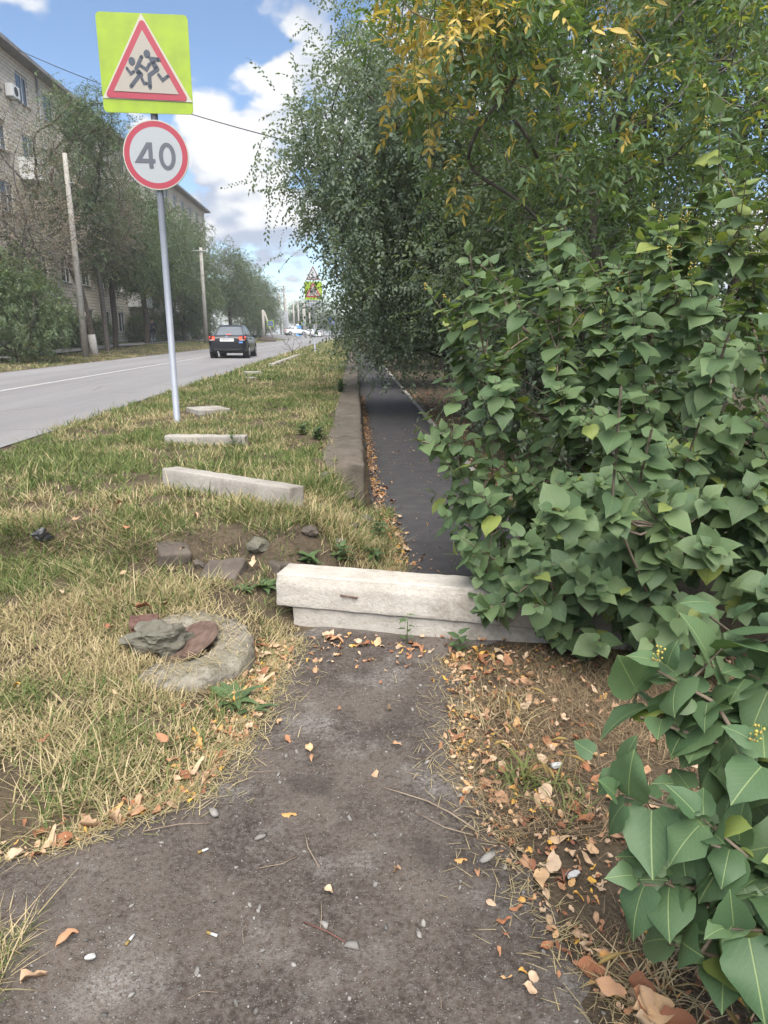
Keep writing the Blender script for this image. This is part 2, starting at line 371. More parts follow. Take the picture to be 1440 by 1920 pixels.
M['bark'] = simple('dark_bark', (.050, .040, .033), .95, .15, (.095, .080, .065), 9, 1.0, 22)
M['bark_grey'] = simple('grey_bark', (.085, .075, .068), .95, .15, (.15, .135, .12), 9, 1.0, 22)
M['twig'] = simple('lilac_twig_bark', (.12, .095, .07), .85, .2, (.19, .155, .12), 12, .5)
M['dry_twig'] = simple('dry_twig_bark', (.20, .15, .105), .85, .2, (.30, .24, .18), 12, .5)
M['wire'] = simple('black_cable', (.03, .03, .035), .6, .3)
M['lilac'] = leafmat('lilac_leaf', (.076, .134, .064), (.158, .228, .106), (.28, .33, .085), .42, .52, .35, True, (.16, .22, .085))
M['lilac_near'] = leafmat('near_lilac_leaf', (.066, .126, .060), (.122, .192, .090), (.26, .32, .085), .34, .48, .38, True, (.30, .38, .16))
M['elm'] = leafmat('elm_leaf', (.095, .140, .098), (.185, .235, .165), None, .5, .5, .4)
M['ash'] = leafmat('ash_leaf', (.078, .140, .062), (.158, .240, .105), (.46, .42, .09), .48, .45, .4)
M['ash_yellow'] = leafmat('yellow_ash_leaf', (.52, .37, .085), (.58, .45, .14), (.40, .41, .12), .42, .5, .35)
M['keys'] = leafmat('dry_ash_keys', (.28, .20, .075), (.36, .27, .10), None, .2, .7, .2)
M['acacia'] = leafmat('acacia_leaf', (.072, .112, .060), (.138, .185, .098), (.24, .20, .05), .36, .55, .3)
M['dark_leaf'] = leafmat('dark_roadside_leaf', (.068, .102, .056), (.135, .18, .090), (.32, .26, .06), .42, .5, .35)
M['brown_leaf'] = leafmat('withered_leaf', (.17, .14, .115), (.25, .215, .17), None, .2, .7, .2)
M['weed'] = leafmat('weed_leaf', (.05, .095, .040), (.095, .15, .06), None, .25, .5, .4, True, (.16, .20, .09))
M['bud'] = leafmat('seed_bud', (.36, .26, .08), (.45, .40, .10), None, .2, .6, .3)
g = G('grass_blade'); t = g.attr('tint'); cr = g.n('ShaderNodeValToRGB'); g.set(cr.inputs[0], t)
e = cr.color_ramp.elements; e[0].position = 0; e[0].color = (.050, .095, .022, 1); e[1].position = 1; e[1].color = (.54, .44, .27, 1)
for p_, c_ in ((.30, (.135, .18, .055, 1)), (.55, (.25, .25, .10, 1)), (.78, (.40, .325, .18, 1))): el = e.new(p_); el.color = c_
b = g.bsdf(cr.outputs[0], .7, .25, link=False); tr = g.n('ShaderNodeBsdfTranslucent'); g.set(tr.inputs[0], cr.outputs[0]); ms = g.n('ShaderNodeMixShader'); ms.inputs[0].default_value = .3
g.t.links.new(b, ms.inputs[1]); g.t.links.new(tr.outputs[0], ms.inputs[2]); g.t.links.new(ms.outputs[0], g.out.inputs[0]); M['grass'] = g.m
g = G('dead_grass_blade'); t = g.attr('tint'); cr = g.n('ShaderNodeValToRGB'); g.set(cr.inputs[0], t); e = cr.color_ramp.elements
e[0].position = 0; e[0].color = (.09, .12, .035, 1); e[1].position = 1; e[1].color = (.33, .25, .15, 1)
for p_, c_ in ((.5, (.13, .14, .05, 1)), (.64, (.09, .062, .04, 1)), (.82, (.18, .13, .08, 1))): el = e.new(p_); el.color = c_
g.bsdf(cr.outputs[0], .8, .2); M['dead_grass'] = g.m
g = G('fallen_leaf_tissue'); t = g.attr('tint'); cr = g.n('ShaderNodeValToRGB'); g.set(cr.inputs[0], t); e = cr.color_ramp.elements
e[0].position = 0; e[0].color = (.20, .085, .050, 1); e[1].position = 1; e[1].color = (.58, .34, .06, 1)
for p_, c_ in ((.25, (.30, .125, .06, 1)), (.5, (.42, .265, .16, 1)), (.72, (.48, .36, .25, 1)), (.9, (.50, .27, .09, 1))): el = e.new(p_); el.color = c_
nz = g.noise(g.coord(), 60, 4); g.bsdf(g.mix(g.ramp(nz, .4, .75, 0, .45), cr.outputs[0], (.16, .09, .06)), .75, .25); M['fallen'] = g.m
g = G('pebble_stone'); t = g.attr('tint'); g.bsdf(g.mix(t, (.075, .07, .065), (.25, .235, .22)), .9, .25, g.bump(g.noise(g.coord(), 80, 4), .4, .003)); M['pebble'] = g.m
# silicate brick: courses and joints, too fine in the picture to pick apart
g = G('silicate_brick'); v = g.coord(); s = g.n('ShaderNodeSeparateXYZ'); g.set(s.inputs[0], v); cb = g.n('ShaderNodeCombineXYZ'); g.set(cb.inputs[0], g.math('ADD', s.outputs[0], s.outputs[1])); g.set(cb.inputs[1], s.outputs[2])
bt = g.n('ShaderNodeTexBrick'); g.set(bt.inputs[0], cb.outputs[0]); bt.inputs['Scale'].default_value = 1.0; bt.inputs['Mortar Size'].default_value = .016; bt.inputs['Brick Width'].default_value = .52; bt.inputs['Row Height'].default_value = .20
bt.inputs['Color1'].default_value = (.54, .49, .41, 1); bt.inputs['Color2'].default_value = (.62, .565, .48, 1); bt.inputs['Mortar'].default_value = (.22, .185, .16, 1)
cc = g.mix(g.ramp(g.noise(v, .5, 5), .4, .7, 0, .3), bt.outputs[0], (.38, .34, .30)); g.bsdf(cc, .9, .2, g.bump(bt.outputs['Fac'], -.3, .01)); M['sbrick'] = g.m
M['roof_edge'] = simple('roof_slate', (.20, .19, .19), .8, .3, (.27, .26, .25), 2)
M['frame_white'] = simple('white_window_frame', (.66, .66, .66), .5, .4)
g = G('window_glass'); g.bsdf((.035, .045, .055), .08, .6); M['glass'] = g.m
M['metal_white'] = simple('white_enamel', (.70, .70, .69), .4, .5)
M['car_black'] = simple('black_car_paint', (.007, .008, .012), .35, .35, coat=.35)
M['car_white'] = simple('white_car_paint', (.66, .67, .68), .3, .5, coat=.6)
M['car_grey'] = simple('grey_car_paint', (.26, .28, .31), .3, .5, coat=.6)
g = G('car_glass'); g.bsdf((.12, .135, .15), .22, .5); M['car_glass'] = g.m
M['tyre'] = simple('tyre_rubber', (.016, .016, .017), .85, .2)
M['rim'] = simple('alloy_rim', (.42, .43, .45), .35, .5, metal=.8)
M['plastic'] = simple('black_plastic', (.02, .02, .022), .6, .3)
g = G('tail_lamp'); b = g.bsdf((.55, .03, .02), .2, .6, link=True, coat=1); g.t.nodes[b.node.name].inputs['Emission Color'].default_value = (1, .10, .04, 1); g.t.nodes[b.node.name].inputs['Emission Strength'].default_value = .6; M['lamp_red'] = g.m
M['chrome'] = simple('chrome', (.62, .64, .66), .2, .6, metal=.9)
M['plate'] = simple('number_plate_white', (.62, .62, .62), .5, .4)
M['sticker'] = simple('blue_sticker', (.10, .22, .50), .5, .4)
M['blue'] = simple('blue_plastic', (.03, .20, .55), .5, .4)
M['jacket'] = simple('dark_jacket_cloth', (.055, .055, .07), .9, .15, (.075, .075, .09), 10)
M['trousers'] = simple('dark_trouser_cloth', (.022, .022, .028), .9, .15)
M['skin'] = simple('skin', (.36, .22, .16), .6, .3)
M['hair'] = simple('dark_hair', (.02, .016, .013), .7, .3)
M['white_paper'] = simple('white_litter', (.42, .42, .41), .7, .2)
M['plastic_bag'] = simple('black_bag_film', (.018, .018, .020), .4, .5)
M['earth'] = simple('heaped_earth', (.06, .05, .042), .95, .1, (.10, .08, .065), 3, .8)
M['whitewash'] = simple('whitewashed_trunk_base', (.45, .44, .42), .9, .1, (.30, .28, .26), 10)
M['billboard'] = simple('faded_billboard', (.42, .43, .46), .7, .2, (.34, .35, .38), 1.2)

# ------------------------------------------------------------------ ground sheet
def graded(a, b, fine, lo, hi, n):
    c = np.arange(a, b+1e-6, fine)
    L = a - (np.geomspace(fine, a-lo, n)); Rr = b + np.geomspace(fine, hi-b, n)
    return np.unique(np.concatenate([L[::-1], c, Rr]))
xs = graded(-3.2, 2.6, .035, -1500, 1500, 60); ys = graded(.7, 7.5, .035, -400, 3000, 75)
xs = np.unique(np.concatenate([xs, np.linspace(-18, -3.5, 40)])); ys = np.unique(np.concatenate([ys, np.linspace(8, 160, 90)]))
X, Y = np.meshgrid(xs, ys); Z = terr(X, Y)
gi = np.arange(X.size).reshape(X.shape)
F = np.stack([gi[:-1, :-1], gi[:-1, 1:], gi[1:, 1:], gi[1:, :-1]], -1).reshape(-1, 4)
go = mobj('ground', np_mesh('ground', np.stack([X, Y, Z], -1).reshape(-1, 3), F, M['soil'], smooth=True)); tag(go, kind='structure')

def strip(name, ylist, xl, xr, dz, mat, nx=2, zf=None, tuck=True):
    yl = np.asarray(ylist, float); u = np.linspace(0, 1, nx)
    a = xl(yl) if callable(xl) else np.full_like(yl, xl); b = xr(yl) if callable(xr) else np.full_like(yl, xr)
    Xs = a[:, None] + (b-a)[:, None]*u[None]; Ys = np.repeat(yl[:, None], nx, 1)
    Zs = (zf(Xs, Ys) if zf else terr(Xs, Ys)) + dz
    i = np.arange(Xs.size).reshape(Xs.shape); Fq = np.stack([i[:-1, :-1], i[:-1, 1:], i[1:, 1:], i[1:, :-1]], -1).reshape(-1, 4)
    o = mobj(name, np_mesh(name, np.stack([Xs, Ys, Zs], -1).reshape(-1, 3), Fq, mat, smooth=True)); return tag(o, kind='structure')
yl = np.concatenate([np.arange(-60, 160, 2.0), np.geomspace(160, 2500, 20)])
strip('road', yl, lambda y: ROAD_L + .12*(fbm(y, y*0, 3., 41)-.5), lambda y: ROAD_R + .22*(fbm(y, y*0, 2.2, 40)-.5), 0, M['road'], 8, lambda x, y: zroad(y) + .014 - .02*((x-ROAD_C)/3.3)**2)
strip('road_marking', yl, ROAD_C-.07, ROAD_C+.07, .005, M['paint'], 2, lambda x, y: zroad(y) + .014)
strip('far_pavement', np.arange(10, 112, 2.0), -16.3, -14.3, .07, M['pave'], 3)
# worn near path (reaches left in the foreground) and the darker path beyond the beam
ya = np.arange(.5, 3.75, .03)
strip('worn_path', ya, lambda y: np.maximum(path_left(np.maximum(y, 1.2)), -3.5) + .22*(fbm(y*3, y, .25, 21, 4)-.5), lambda y: path_right(y) + .26*(fbm(y, y*2, .25, 22, 4)-.5), .006, M['path'], 90)
yb = np.concatenate([np.arange(3.95, 12, .12), np.arange(12, 60, .8)])
strip('dark_path', yb, lambda y: path_left(y)-.10 + .12*(fbm(y, y*2, .5, 23)-.5), lambda y: 1.36 + y*0, .012, M['path_dark'], 12)

# ------------------------------------------------------------------ retaining wall, kerb, beams, ring
rng = np.random.default_rng(7); rnd = random.Random(11)
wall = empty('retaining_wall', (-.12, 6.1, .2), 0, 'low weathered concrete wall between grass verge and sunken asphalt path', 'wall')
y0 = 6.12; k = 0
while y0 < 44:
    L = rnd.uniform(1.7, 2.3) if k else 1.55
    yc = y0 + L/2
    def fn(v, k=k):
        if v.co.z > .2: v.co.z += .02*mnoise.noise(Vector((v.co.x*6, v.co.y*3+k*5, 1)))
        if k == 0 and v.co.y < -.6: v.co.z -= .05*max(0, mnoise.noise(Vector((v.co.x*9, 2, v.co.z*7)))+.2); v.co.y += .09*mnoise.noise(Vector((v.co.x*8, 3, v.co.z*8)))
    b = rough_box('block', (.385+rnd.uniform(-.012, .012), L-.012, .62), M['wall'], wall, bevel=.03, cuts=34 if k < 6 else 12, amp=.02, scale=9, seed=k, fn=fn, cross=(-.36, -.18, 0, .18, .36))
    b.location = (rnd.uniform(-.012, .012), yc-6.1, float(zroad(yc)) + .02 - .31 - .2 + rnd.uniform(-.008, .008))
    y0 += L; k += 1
kerb = empty('path_kerb', (1.39, 8, 0), 0, 'thin pale kerb line along the right side of the dark path', 'kerb')
y0 = 7.6; k = 0
while y0 < 40:
    b = rough_box('kerb_stone', (.075, .985, .16), M['beam2'], kerb, bevel=.008, cuts=3, amp=.003, seed=30+k); b.location = (rnd.uniform(-.008, .008), y0+.5-8, T1(1.39, y0+.5)-.025); y0 += 1.0; k += 1

# two whitewashed beams, one on the other, across the path
ang = R_(-15.2)
def beamfn(v):
    if v.co.z > .05 and v.co.y < -.06: v.co.y += .018
ub = rough_box('concrete_beam', (2.05, .225, .185), M['beam'], None, (-.45+1.02*math.cos(ang)-.11*math.sin(ang)*-1*0+.025, 3.66+1.02*math.sin(ang)+.105, .112+.0925), (R_(-1.0), 0, ang), bevel=.007, cuts=44, amp=.0042, scale=26, seed=3, fn=beamfn, cross=(-.36, -.2, -.05, .1, .25, .4))
tag(ub, 'whitewashed concrete beam lying on top across the path entrance', 'beam', 'beams blocking the path')
bm = bmesh.new(); add_tube(bm, [(-.19, -.108, .012), (-.19, -.128, .014), (-.10, -.128, .006), (-.10, -.108, .004)], .0055, 6)
bmesh.ops.translate(bm, verts=bm.verts, vec=(-.45, 0, -.005)); bm_obj('lifting_loop', bm, M['rust'], ub, True)
lb = rough_box('concrete_beam', (2.0, .20, .15), M['beam'], None, (-.36+1.0*math.cos(ang)+.02, 3.66+1.0*math.sin(ang)+.086, .037), (0, 0, ang), bevel=.007, cuts=36, amp=.004, scale=24, seed=5, cross=(-.36, -.2, 0, .2, .36))
tag(lb, 'lower whitewashed concrete beam set in soil beneath the top beam', 'beam', 'beams blocking the path')
# beams and slabs half sunk in the verge
def vbeam(name, p0, p1, wdt, hgt, z, mat, label, cat='beam', seed=0, roll=0, grp='concrete pieces sunk in the verge'):
    p0 = Vector(p0); p1 = Vector(p1); d = p1-p0; a = math.atan2(d.y, d.x); c = (p0+p1)/2
    o = rough_box(name, (d.length, wdt, hgt), mat, None, (c.x, c.y, z), (roll, 0, a), bevel=.009, cuts=22, amp=.006, scale=16, seed=seed, cross=(-.3, -.1, .1, .3))
    return tag(o, label, cat, grp)
vbeam('concrete_beam', (-1.5, 5.50), (-.42, 4.72), .16, .2, T1(-.95, 5.1)+.032, M['beam2'], 'grey concrete beam lying slanted in the grass near the wall end', seed=8, roll=R_(-4))
vbeam('concrete_beam', (-2.05, 7.5), (-1.18, 7.42), .15, .14, T1(-1.6, 7.5)+.02, M['beam2'], 'pale concrete beam nearly buried in grass behind the slanted one', seed=9)
vbeam('concrete_slab', (-2.42, 10.35), (-2.0, 10.6), .55, .08, T1(-2.2, 10.4)+.03, M['beam2'], 'pale flat concrete slab in grass right of the sign post foot', 'slab', seed=10)
vbeam('concrete_slab', (-3.05, 19.6), (-2.65, 19.75), .5, .08, T1(-2.9, 19.6)+.05, M['beam2'], 'pale slab at the middle of the grass verge further along', 'slab', seed=11)
vbeam('concrete_slab', (-2.68, 17.5), (-2.5, 17.6), .3, .07, T1(-2.9, 17.5)+.04, M['beam2'], 'smallest pale slab, just nearer than the middle verge slab', 'slab', seed=12)
for i in range(6):
    yy = 24.6 + i*1.75
    vbeam('kerb_stone', (-2.9+.02*i, yy), (-2.88+.02*i, yy+1.15), .2, .12, T1(-2.9, yy)+.05, M['beam2'], 'old pale kerb stone in a broken line along the far verge', 'kerb stone', seed=13+i, grp='old kerb stones along the far verge')
# broken brown slabs in the little bank
for (x, y, z, s, r, lab) in ((-1.16, 4.17, .20, (.20, .16, .11), (.3, .1, .5), 'brown broken slab chunk in the grass bank, left one'),
                             (-.82, 4.03, .16, (.26, .20, .10), (.35, -.12, -.3), 'larger brown tilted slab lump in the bank behind the round ring'),
                             (-.48, 4.08, .18, (.14, .10, .10), (.1, .2, .9), 'small brown stone in the bank behind the white beam end')):
    o = rough_box('slab_chunk', s, M['slab'], None, (x, y, T1(x, y)-.012), r, bevel=.015, cuts=5, amp=.012, scale=12, seed=int(abs(x)*50)); tag(o, lab, 'rubble', 'rubble in the bank')
for i, (x, y, s) in enumerate(((-.62, 4.2, .07), (-.30, 4.35, .06), (-.12, 4.45, .05), (-.05, 4.9, .06), (-.28, 5.75, .08), (-.08, 5.85, .07), (.08, 5.5, .05), (-.98, 4.12, .05))):
    o = rock_obj('bank_stone', (s*1.3, s, s*.7), M['slab'] if i % 2 else M['rubble'], None, (x, y, T1(x, y)+s*.2), (.1*i, .2, i*1.1), 40+i, 2, .6, 8); tag(o, ('grey-green stone beside the largest bank slab lump', 'brown stone behind the white beam end', 'grey stone on the bank above the white beam', 'small brown stone at the bank foot by the path', 'grey stone at the broken end of the low wall', 'brown stone against the broken end of the low wall', 'small grey stone between wall end and dark path', 'small brown stone wedged between the two bank slabs')[i], 'stone', 'stones in the crumbling bank')
# round concrete manhole ring
RC = Vector((-.86, 3.14, 0)); rz0 = T1(RC.x, RC.y)-.012
bm = bmesh.new(); n = 110; prof = [(.155, -.12), (.155, .045), (.160, .058), (.175, .066), (.20, .068), (.235, .070), (.27, .066), (.30, .060), (.322, .048), (.335, .028), (.340, -.02), (.342, -.12)]
rings = []
for i in range(n):
    a = R_(-118) + R_(255)*i/(n-1); rr_ = []; ends = min(1, min(i, n-1-i)/9)
    for (r, z) in prof:
        q = Vector((r*math.cos(a), r*math.sin(a), z)); f = mnoise.noise(q*7)*.016 + mnoise.noise(q*21)*.012 + mnoise.noise(q*55)*.006
        jag = (1-ends)*R_(9)*mnoise.noise(Vector((r*30, z*30, i*.0))); rr_.append(bm.verts.new((math.cos(a+jag)*(r+f*.8), math.sin(a+jag)*(r+f*.8), z+f-(1-ends)*.02)))
    rings.append(rr_)
bm.faces.new(rings[0]); bm.faces.new(rings[-1][::-1])
for i in range(n-1):
    A = rings[i]; B = rings[(i+1) % n]
    for j in range(len(prof)-1): bm.faces.new((A[j], A[j+1], B[j+1], B[j]))
bmesh.ops.recalc_face_normals(bm, faces=bm.faces)
ringo = bm_obj('manhole_ring', bm, M['ring'], None, True, (RC.x, RC.y, rz0), (R_(7), R_(2), 0)); tag(ringo, 'round lichen-stained concrete manhole ring in dry grass', 'manhole ring')
bm = bmesh.new(); bmesh.ops.create_circle(bm, cap_ends=True, radius=.16, segments=40); bm_obj('hole_floor', bm, M['soil'], ringo, False, (0, 0, .02))
bm = bmesh.new(); bmesh.ops.create_cone(bm, cap_ends=True, radius1=.135, radius2=.13, depth=.016, segments=36)
for v in bm.verts: v.co.z += .004*mnoise.noise(v.co*14)
lid = bm_obj('manhole_cover', bm, M['rust'], None, False, (RC.x+.045, RC.y+.02, rz0+.065), (R_(12), R_(-22), 0)); tag(lid, 'tilted rusty brown round cover inside the manhole ring', 'cover')
o = rock_obj('rubble_chunk', (.165, .125, .085), M['rubble'], None, (RC.x-.085, RC.y-.015, rz0+.095), (.05, .12, .35), 4, 4, .9, 9, False); tag(o, 'large grey-green rough concrete lump lying on the manhole ring', 'rubble')
o = rough_box('brick', (.15, .11, .085), M['brick'], None, (RC.x-.235, RC.y+.175, rz0+.075), (.1, .06, .25), bevel=.012, cuts=6, amp=.007, scale=18, seed=21); tag(o, 'dirty red brick at the back left of the manhole ring', 'brick')
o = rock_obj('stone', (.035, .028, .022), M['rubble'], None, (RC.x+.34, RC.y-.28, T1(RC.x+.34, RC.y-.28)+.012), (0, 0, .4), 9, 2, .4); tag(o, 'brown stone tucked against the front right of the manhole ring', 'stone')

# ------------------------------------------------------------------ traffic signs
def rounded_rect(w_, h_, r, n=6):
    P = []
    for cx, cz, a0 in ((w_/2-r, h_/2-r, 0), (-w_/2+r, h_/2-r, PI/2), (-w_/2+r, -h_/2+r, PI), (w_/2-r, -h_/2+r, 3*PI/2)):
        P += [(cx+r*math.cos(a0+PI/2*i/n), cz+r*math.sin(a0+PI/2*i/n)) for i in range(n+1)]
    return P
def rounded_tri(apex, left, right, r, n=6):
    pts = [Vector(apex), Vector(left), Vector(right)]; P = []
    for i in range(3):
        p, a, b = pts[i], pts[i-1], pts[(i+1) % 3]; d0 = (a-p).normalized(); d1 = (b-p).normalized(); h = (d0+d1).normalized(); half = math.acos(max(-1, min(1, d0.dot(d1))))/2
        c = p + h*r/math.sin(half); s0 = p + d0*r/math.tan(half) - c; s1 = p + d1*r/math.tan(half) - c
        a0 = math.atan2(s0.y, s0.x); a1 = math.atan2(s1.y, s1.x); da = (a1-a0+PI) % (2*PI) - PI
        P += [(c.x+r*math.cos(a0+da*k/n), c.y+r*math.sin(a0+da*k/n)) for k in range(n+1)]
    return P
def circ(r, n=48, rz=1.0): return [(r*math.cos(2*PI*i/n), r*rz*math.sin(2*PI*i/n)) for i in range(n)]
def pic(q, W=1.03, H=1.03):
    x, y = q; v = (y-90)/978.0; l = 55+95*v; r = 940+60*v
    return ((x-l)/(r-l)-.5)*W, (.5-v)*H
CHILD = [([(505, 515), (455, 635), (490, 690), (408, 808)], 34), ([(366, 632), (404, 684), (432, 662)], 26), ([(508, 728), (530, 775), (556, 775)], 28), ([(470, 660), (500, 690)], 46),
         ([(668, 538), (592, 532), (645, 640), (580, 692), (588, 812)], 36), ([(497, 603), (553, 640), (580, 585)], 30), ([(668, 685), (706, 738), (758, 695)], 28), ([(610, 560), (650, 630)], 50)]
def warning_board(parent, z, x=0.0, W=1.03):
    f = W/1.03; n_ = 'warning_board'
    bd = prism_obj(n_, rounded_rect(W, W, .05*f), .012, M['sign_fluor'], parent); bd.location = (x, -.07, z)
    ap, le, ri = pic((493, 90)), pic((140, 930)), pic((992, 947)); sc_ = lambda P: [(a*f, b*f) for a, b in P]
    t0 = prism_obj('triangle_rim', sc_([ap, le, ri]), .006, M['sign_rim'], bd, -.007)
    ap2, le2, ri2 = pic((500, 128)), pic((158, 922)), pic((960, 940))
    prism_obj('red_triangle', sc_(rounded_tri(ap2, le2, ri2, .035)), .005, M['sign_red'], bd, -.013)
    prism_obj('white_triangle', sc_([pic((507, 255)), pic((245, 858)), pic((862, 874))]), .005, M['sign_white'], bd, -.0185)
    for a, b, c in ((0, 4, (413, 562)), (4, 8, (556, 486))):
        bm = bmesh.new()
        for i, (pts, wd) in enumerate(CHILD[a:b]): add_stroke(bm, sc_([pic(q) for q in pts]), wd/870*1.03*f, .0035+.0003*i, -.0225-.0003*i)
        cx, cz = sc_([pic(c)])[0]; rx, rz = 32/870*1.03*f, 41/978*1.03*f
        add_prism(bm, [(cx+rx*math.cos(t), cz+rz*math.sin(t)) for t in np.linspace(0, 2*PI, 21)[:-1]], .0035, Matrix.Translation((0, -.0225, 0)))
        bmesh.ops.recalc_face_normals(bm, faces=bm.faces); bm_obj('child_figure', bm, M['sign_black'], bd)
    return bd
def post(parent, h, r=.042): 
    bm = bmesh.new(); add_tube(bm, [(0, 0, -.3), (0, 0, h)], r, 16); return bm_obj('post', bm, M['galv'], parent, True)
zs = T1(-2.36, 9.21)
sg = empty('road_sign', (-2.36, 9.21, zs), R_(3), 'near sign post with yellow-green children warning board above 40 disc', 'road sign')
post(sg, 4.62); warning_board(sg, 4.65-zs, -.045)
for z in (4.35, 4.95): box_obj('bracket', (0, -.025, z-zs), (.22, .06, .03), M['sign_back'], sg)
dsk = prism_obj('speed_disc', circ(.385), .012, M['sign_back'], sg); dsk.location = (.0, -.066, 3.685-zs)
ring_obj('rim', circ(.383), circ(.372), .004, M['sign_rim'], dsk, -.004)
ring_obj('red_ring', circ(.371), circ(.308), .005, M['sign_red'], dsk, -.005)
prism_obj('white_face', circ(.3085), .004, M['sign_white2'], dsk, -.0045)
def dq(q): # crop pixels -> disc plane
    return (q[0]-622)/320*.385, (1478-q[1])/357*.385
bm = bmesh.new(); add_stroke(bm, [dq((570, 1350)), dq((570, 1612))], 40/320*.385, .004, -.009, False); add_stroke(bm, [dq((556, 1358)), dq((446, 1535)), dq((612, 1538))], 37/320*.385, .0035, -.0095, False)
bmesh.ops.recalc_face_normals(bm, faces=bm.faces); bm_obj('digit_four', bm, M['sign_grey'], dsk)
cx, cz = dq((731, 1488)); o_ = [(cx+x, cz+z) for x, z in circ(81/320*.385, 40, 139*320/357/81)]; i_ = [(cx+x, cz+z) for x, z in circ(42/320*.385, 40, 98*320/357/42)]
ring_obj('digit_zero', o_, i_, .004, M['sign_grey'], dsk, -.009)
box_obj('bracket', (0, -.025, 3.69-zs), (.2, .06, .03), M['sign_back'], sg)

zs = T1(-2.42, 43)
sg = empty('road_sign', (-2.42, 43, zs), 0, 'distant sign post with faded triangle, children board and 60 m plate', 'road sign')
post(sg, 5.35-zs); warning_board(sg, 4.145-zs, -.01, 1.03)
tb = prism_obj('hump_triangle', rounded_tri((-.01, .42), (-.44, -.40), (.43, -.40), .04), .012, M['sign_back'], sg); tb.location = (0, -.07, 5.14-zs)
ring_obj('red_border', rounded_tri((-.01, .41), (-.432, -.395), (.422, -.395), .04), rounded_tri((-.01, .30), (-.33, -.325), (.31, -.325), .02), .004, simple('faded_red_film', (.16, .10, .10), .5, .4), tb, -.004)
prism_obj('white_triangle', rounded_tri((-.01, .30), (-.33, -.325), (.31, -.325), .02), .003, simple('greyed_white_film', (.40, .41, .43), .5, .4), tb, -.0032)
prism_obj('hump', [(-.2, -.29), (-.13, -.27), (-.05, -.19), (.05, -.19), (.13, -.27), (.2, -.29)], .003, M['sign_black'], tb, -.0075)
pl = prism_obj('distance_plate', rounded_rect(.77, .37, .03), .012, M['sign_white2'], sg); pl.location = (-.01, -.07, 3.36-zs)
ring_obj('border', rounded_rect(.75, .35, .03), rounded_rect(.72, .32, .02), .003, M['sign_black'], pl, -.003)
bm = bmesh.new()
for sx in (-.28, .28):
    add_stroke(bm, [(sx, -.1), (sx, .04)], .035, .003, -.003, False); add_prism(bm, [(sx-.05, .03), (sx+.05, .03), (sx, .12)], .003, Matrix.Translation((0, -.0035, 0)))
bmesh.ops.recalc_face_normals(bm, faces=bm.faces); bm_obj('arrows', bm, M['sign_black'], pl)
bm = bmesh.new()
add_stroke(bm, [(-.085, .075), (-.13, .07), (-.16, .02), (-.165, -.04), (-.14, -.08), (-.105, -.08), (-.08, -.045), (-.10, -.005), (-.14, -.01)], .026, .003, -.003, False)
add_stroke(bm, [(.0, .08), (-.035, .05), (-.045, 0), (-.035, -.05), (0, -.08), (.035, -.05), (.045, 0), (.035, .05), (.0, .08)], .026, .003, -.003, False)
add_stroke(bm, [(.085, -.085), (.085, .015), (.115, -.045), (.145, .015), (.145, -.085)], .02, .003, -.003, False)
bmesh.ops.recalc_face_normals(bm, faces=bm.faces); bm_obj('plate_text', bm, M['sign_black'], pl)

def crossing_sign(x, y, z0, zc, size, label, fl=True):
    s = empty('crossing_sign', (x, y, z0), 0, label, 'road sign', 'pedestrian crossing signs'); post(s, zc-z0+.2, .04)
    b = prism_obj('board', rounded_rect(size, size, .04), .012, M['sign_fluor'] if fl else M['sign_back'], s); b.location = (0, -.07, zc-z0); k = size*(.72 if fl else .94)
    prism_obj('blue_square', rounded_rect(k, k, .02), .004, M['sign_blue'], b, -.005)
    prism_obj('white_triangle', [(0, k*.38), (-k*.40, -k*.34), (k*.40, -k*.34)], .004, M['sign_white'], b, -.010)
    bm = bmesh.new(); add_stroke(bm, [(.0, k*.15), (-.01, -k*.05), (-k*.12, -k*.27)], k*.09, .003, -.0135); add_stroke(bm, [(-.01, -k*.05), (k*.12, -k*.27)], k*.08, .0028, -.0133); add_stroke(bm, [(-k*.12, k*.0), (0, k*.12), (k*.13, -k*.02)], k*.05, .0026, -.0131)
    bmesh.ops.recalc_face_normals(bm, faces=bm.faces); bm_obj('walking_figure', bm, M['sign_black'], b)
crossing_sign(-10.54, 90, T1(-10.54, 90), 2.97, .80, 'blue pedestrian crossing sign with yellow-green border beside the left kerb')
crossing_sign(-3.06, 95, T1(-3.06, 95), 3.38, .78, 'dark blue pedestrian crossing sign on the right verge in the distance', False)
crossing_sign(-9.0, 126, T1(-9.0, 126)+.02, 3.62, .7, 'smallest pale green crossing sign far down the road')

# ------------------------------------------------------------------ poles and wires
def pole(x, y, h, label, name='utility_pole', arms=1, r0=.14, r1=.09, lean=0.0, mat=None, grp='poles along the left side of the road'):
    z = T1(x, y); e_ = empty(name, (x, y, z), 0, label, 'pole', grp); e_.rotation_euler = (0, lean, 0)
    tube_obj('shaft', [(0, 0, -.4), (0, 0, h)], [r0, r1], mat or M['pole'], e_, 10)
    for i in range(arms):
        a = h-.25-.5*i; box_obj('crossarm', (0, -r1-.02, a), (1.3-.3*i, .06, .07), M['wood_pole'] if mat else M['sign_back'], e_)
        for s in (-.55, .55): tube_obj('insulator', [(s*(1-.2*i), -r1-.02, a+.04), (s*(1-.2*i), -r1-.02, a+.16)], [.03, .02], M['metal_white'], e_, 6)
    return e_
p1 = pole(-12.36, 32.9, 9.15-T1(-12.36, 32.9), 'nearest grey concrete pole on the left roadside, in front of trees', arms=0, r0=.165, r1=.095)
box_obj('lamp_arm', (.2, -.14, 7.35), (.45, .04, .04), M['sign_back'], p1, rz=R_(-30))
box_obj('number_plate', (.19, -.1, 1.9), (.03, .12, .16), M['sign_white'], p1)
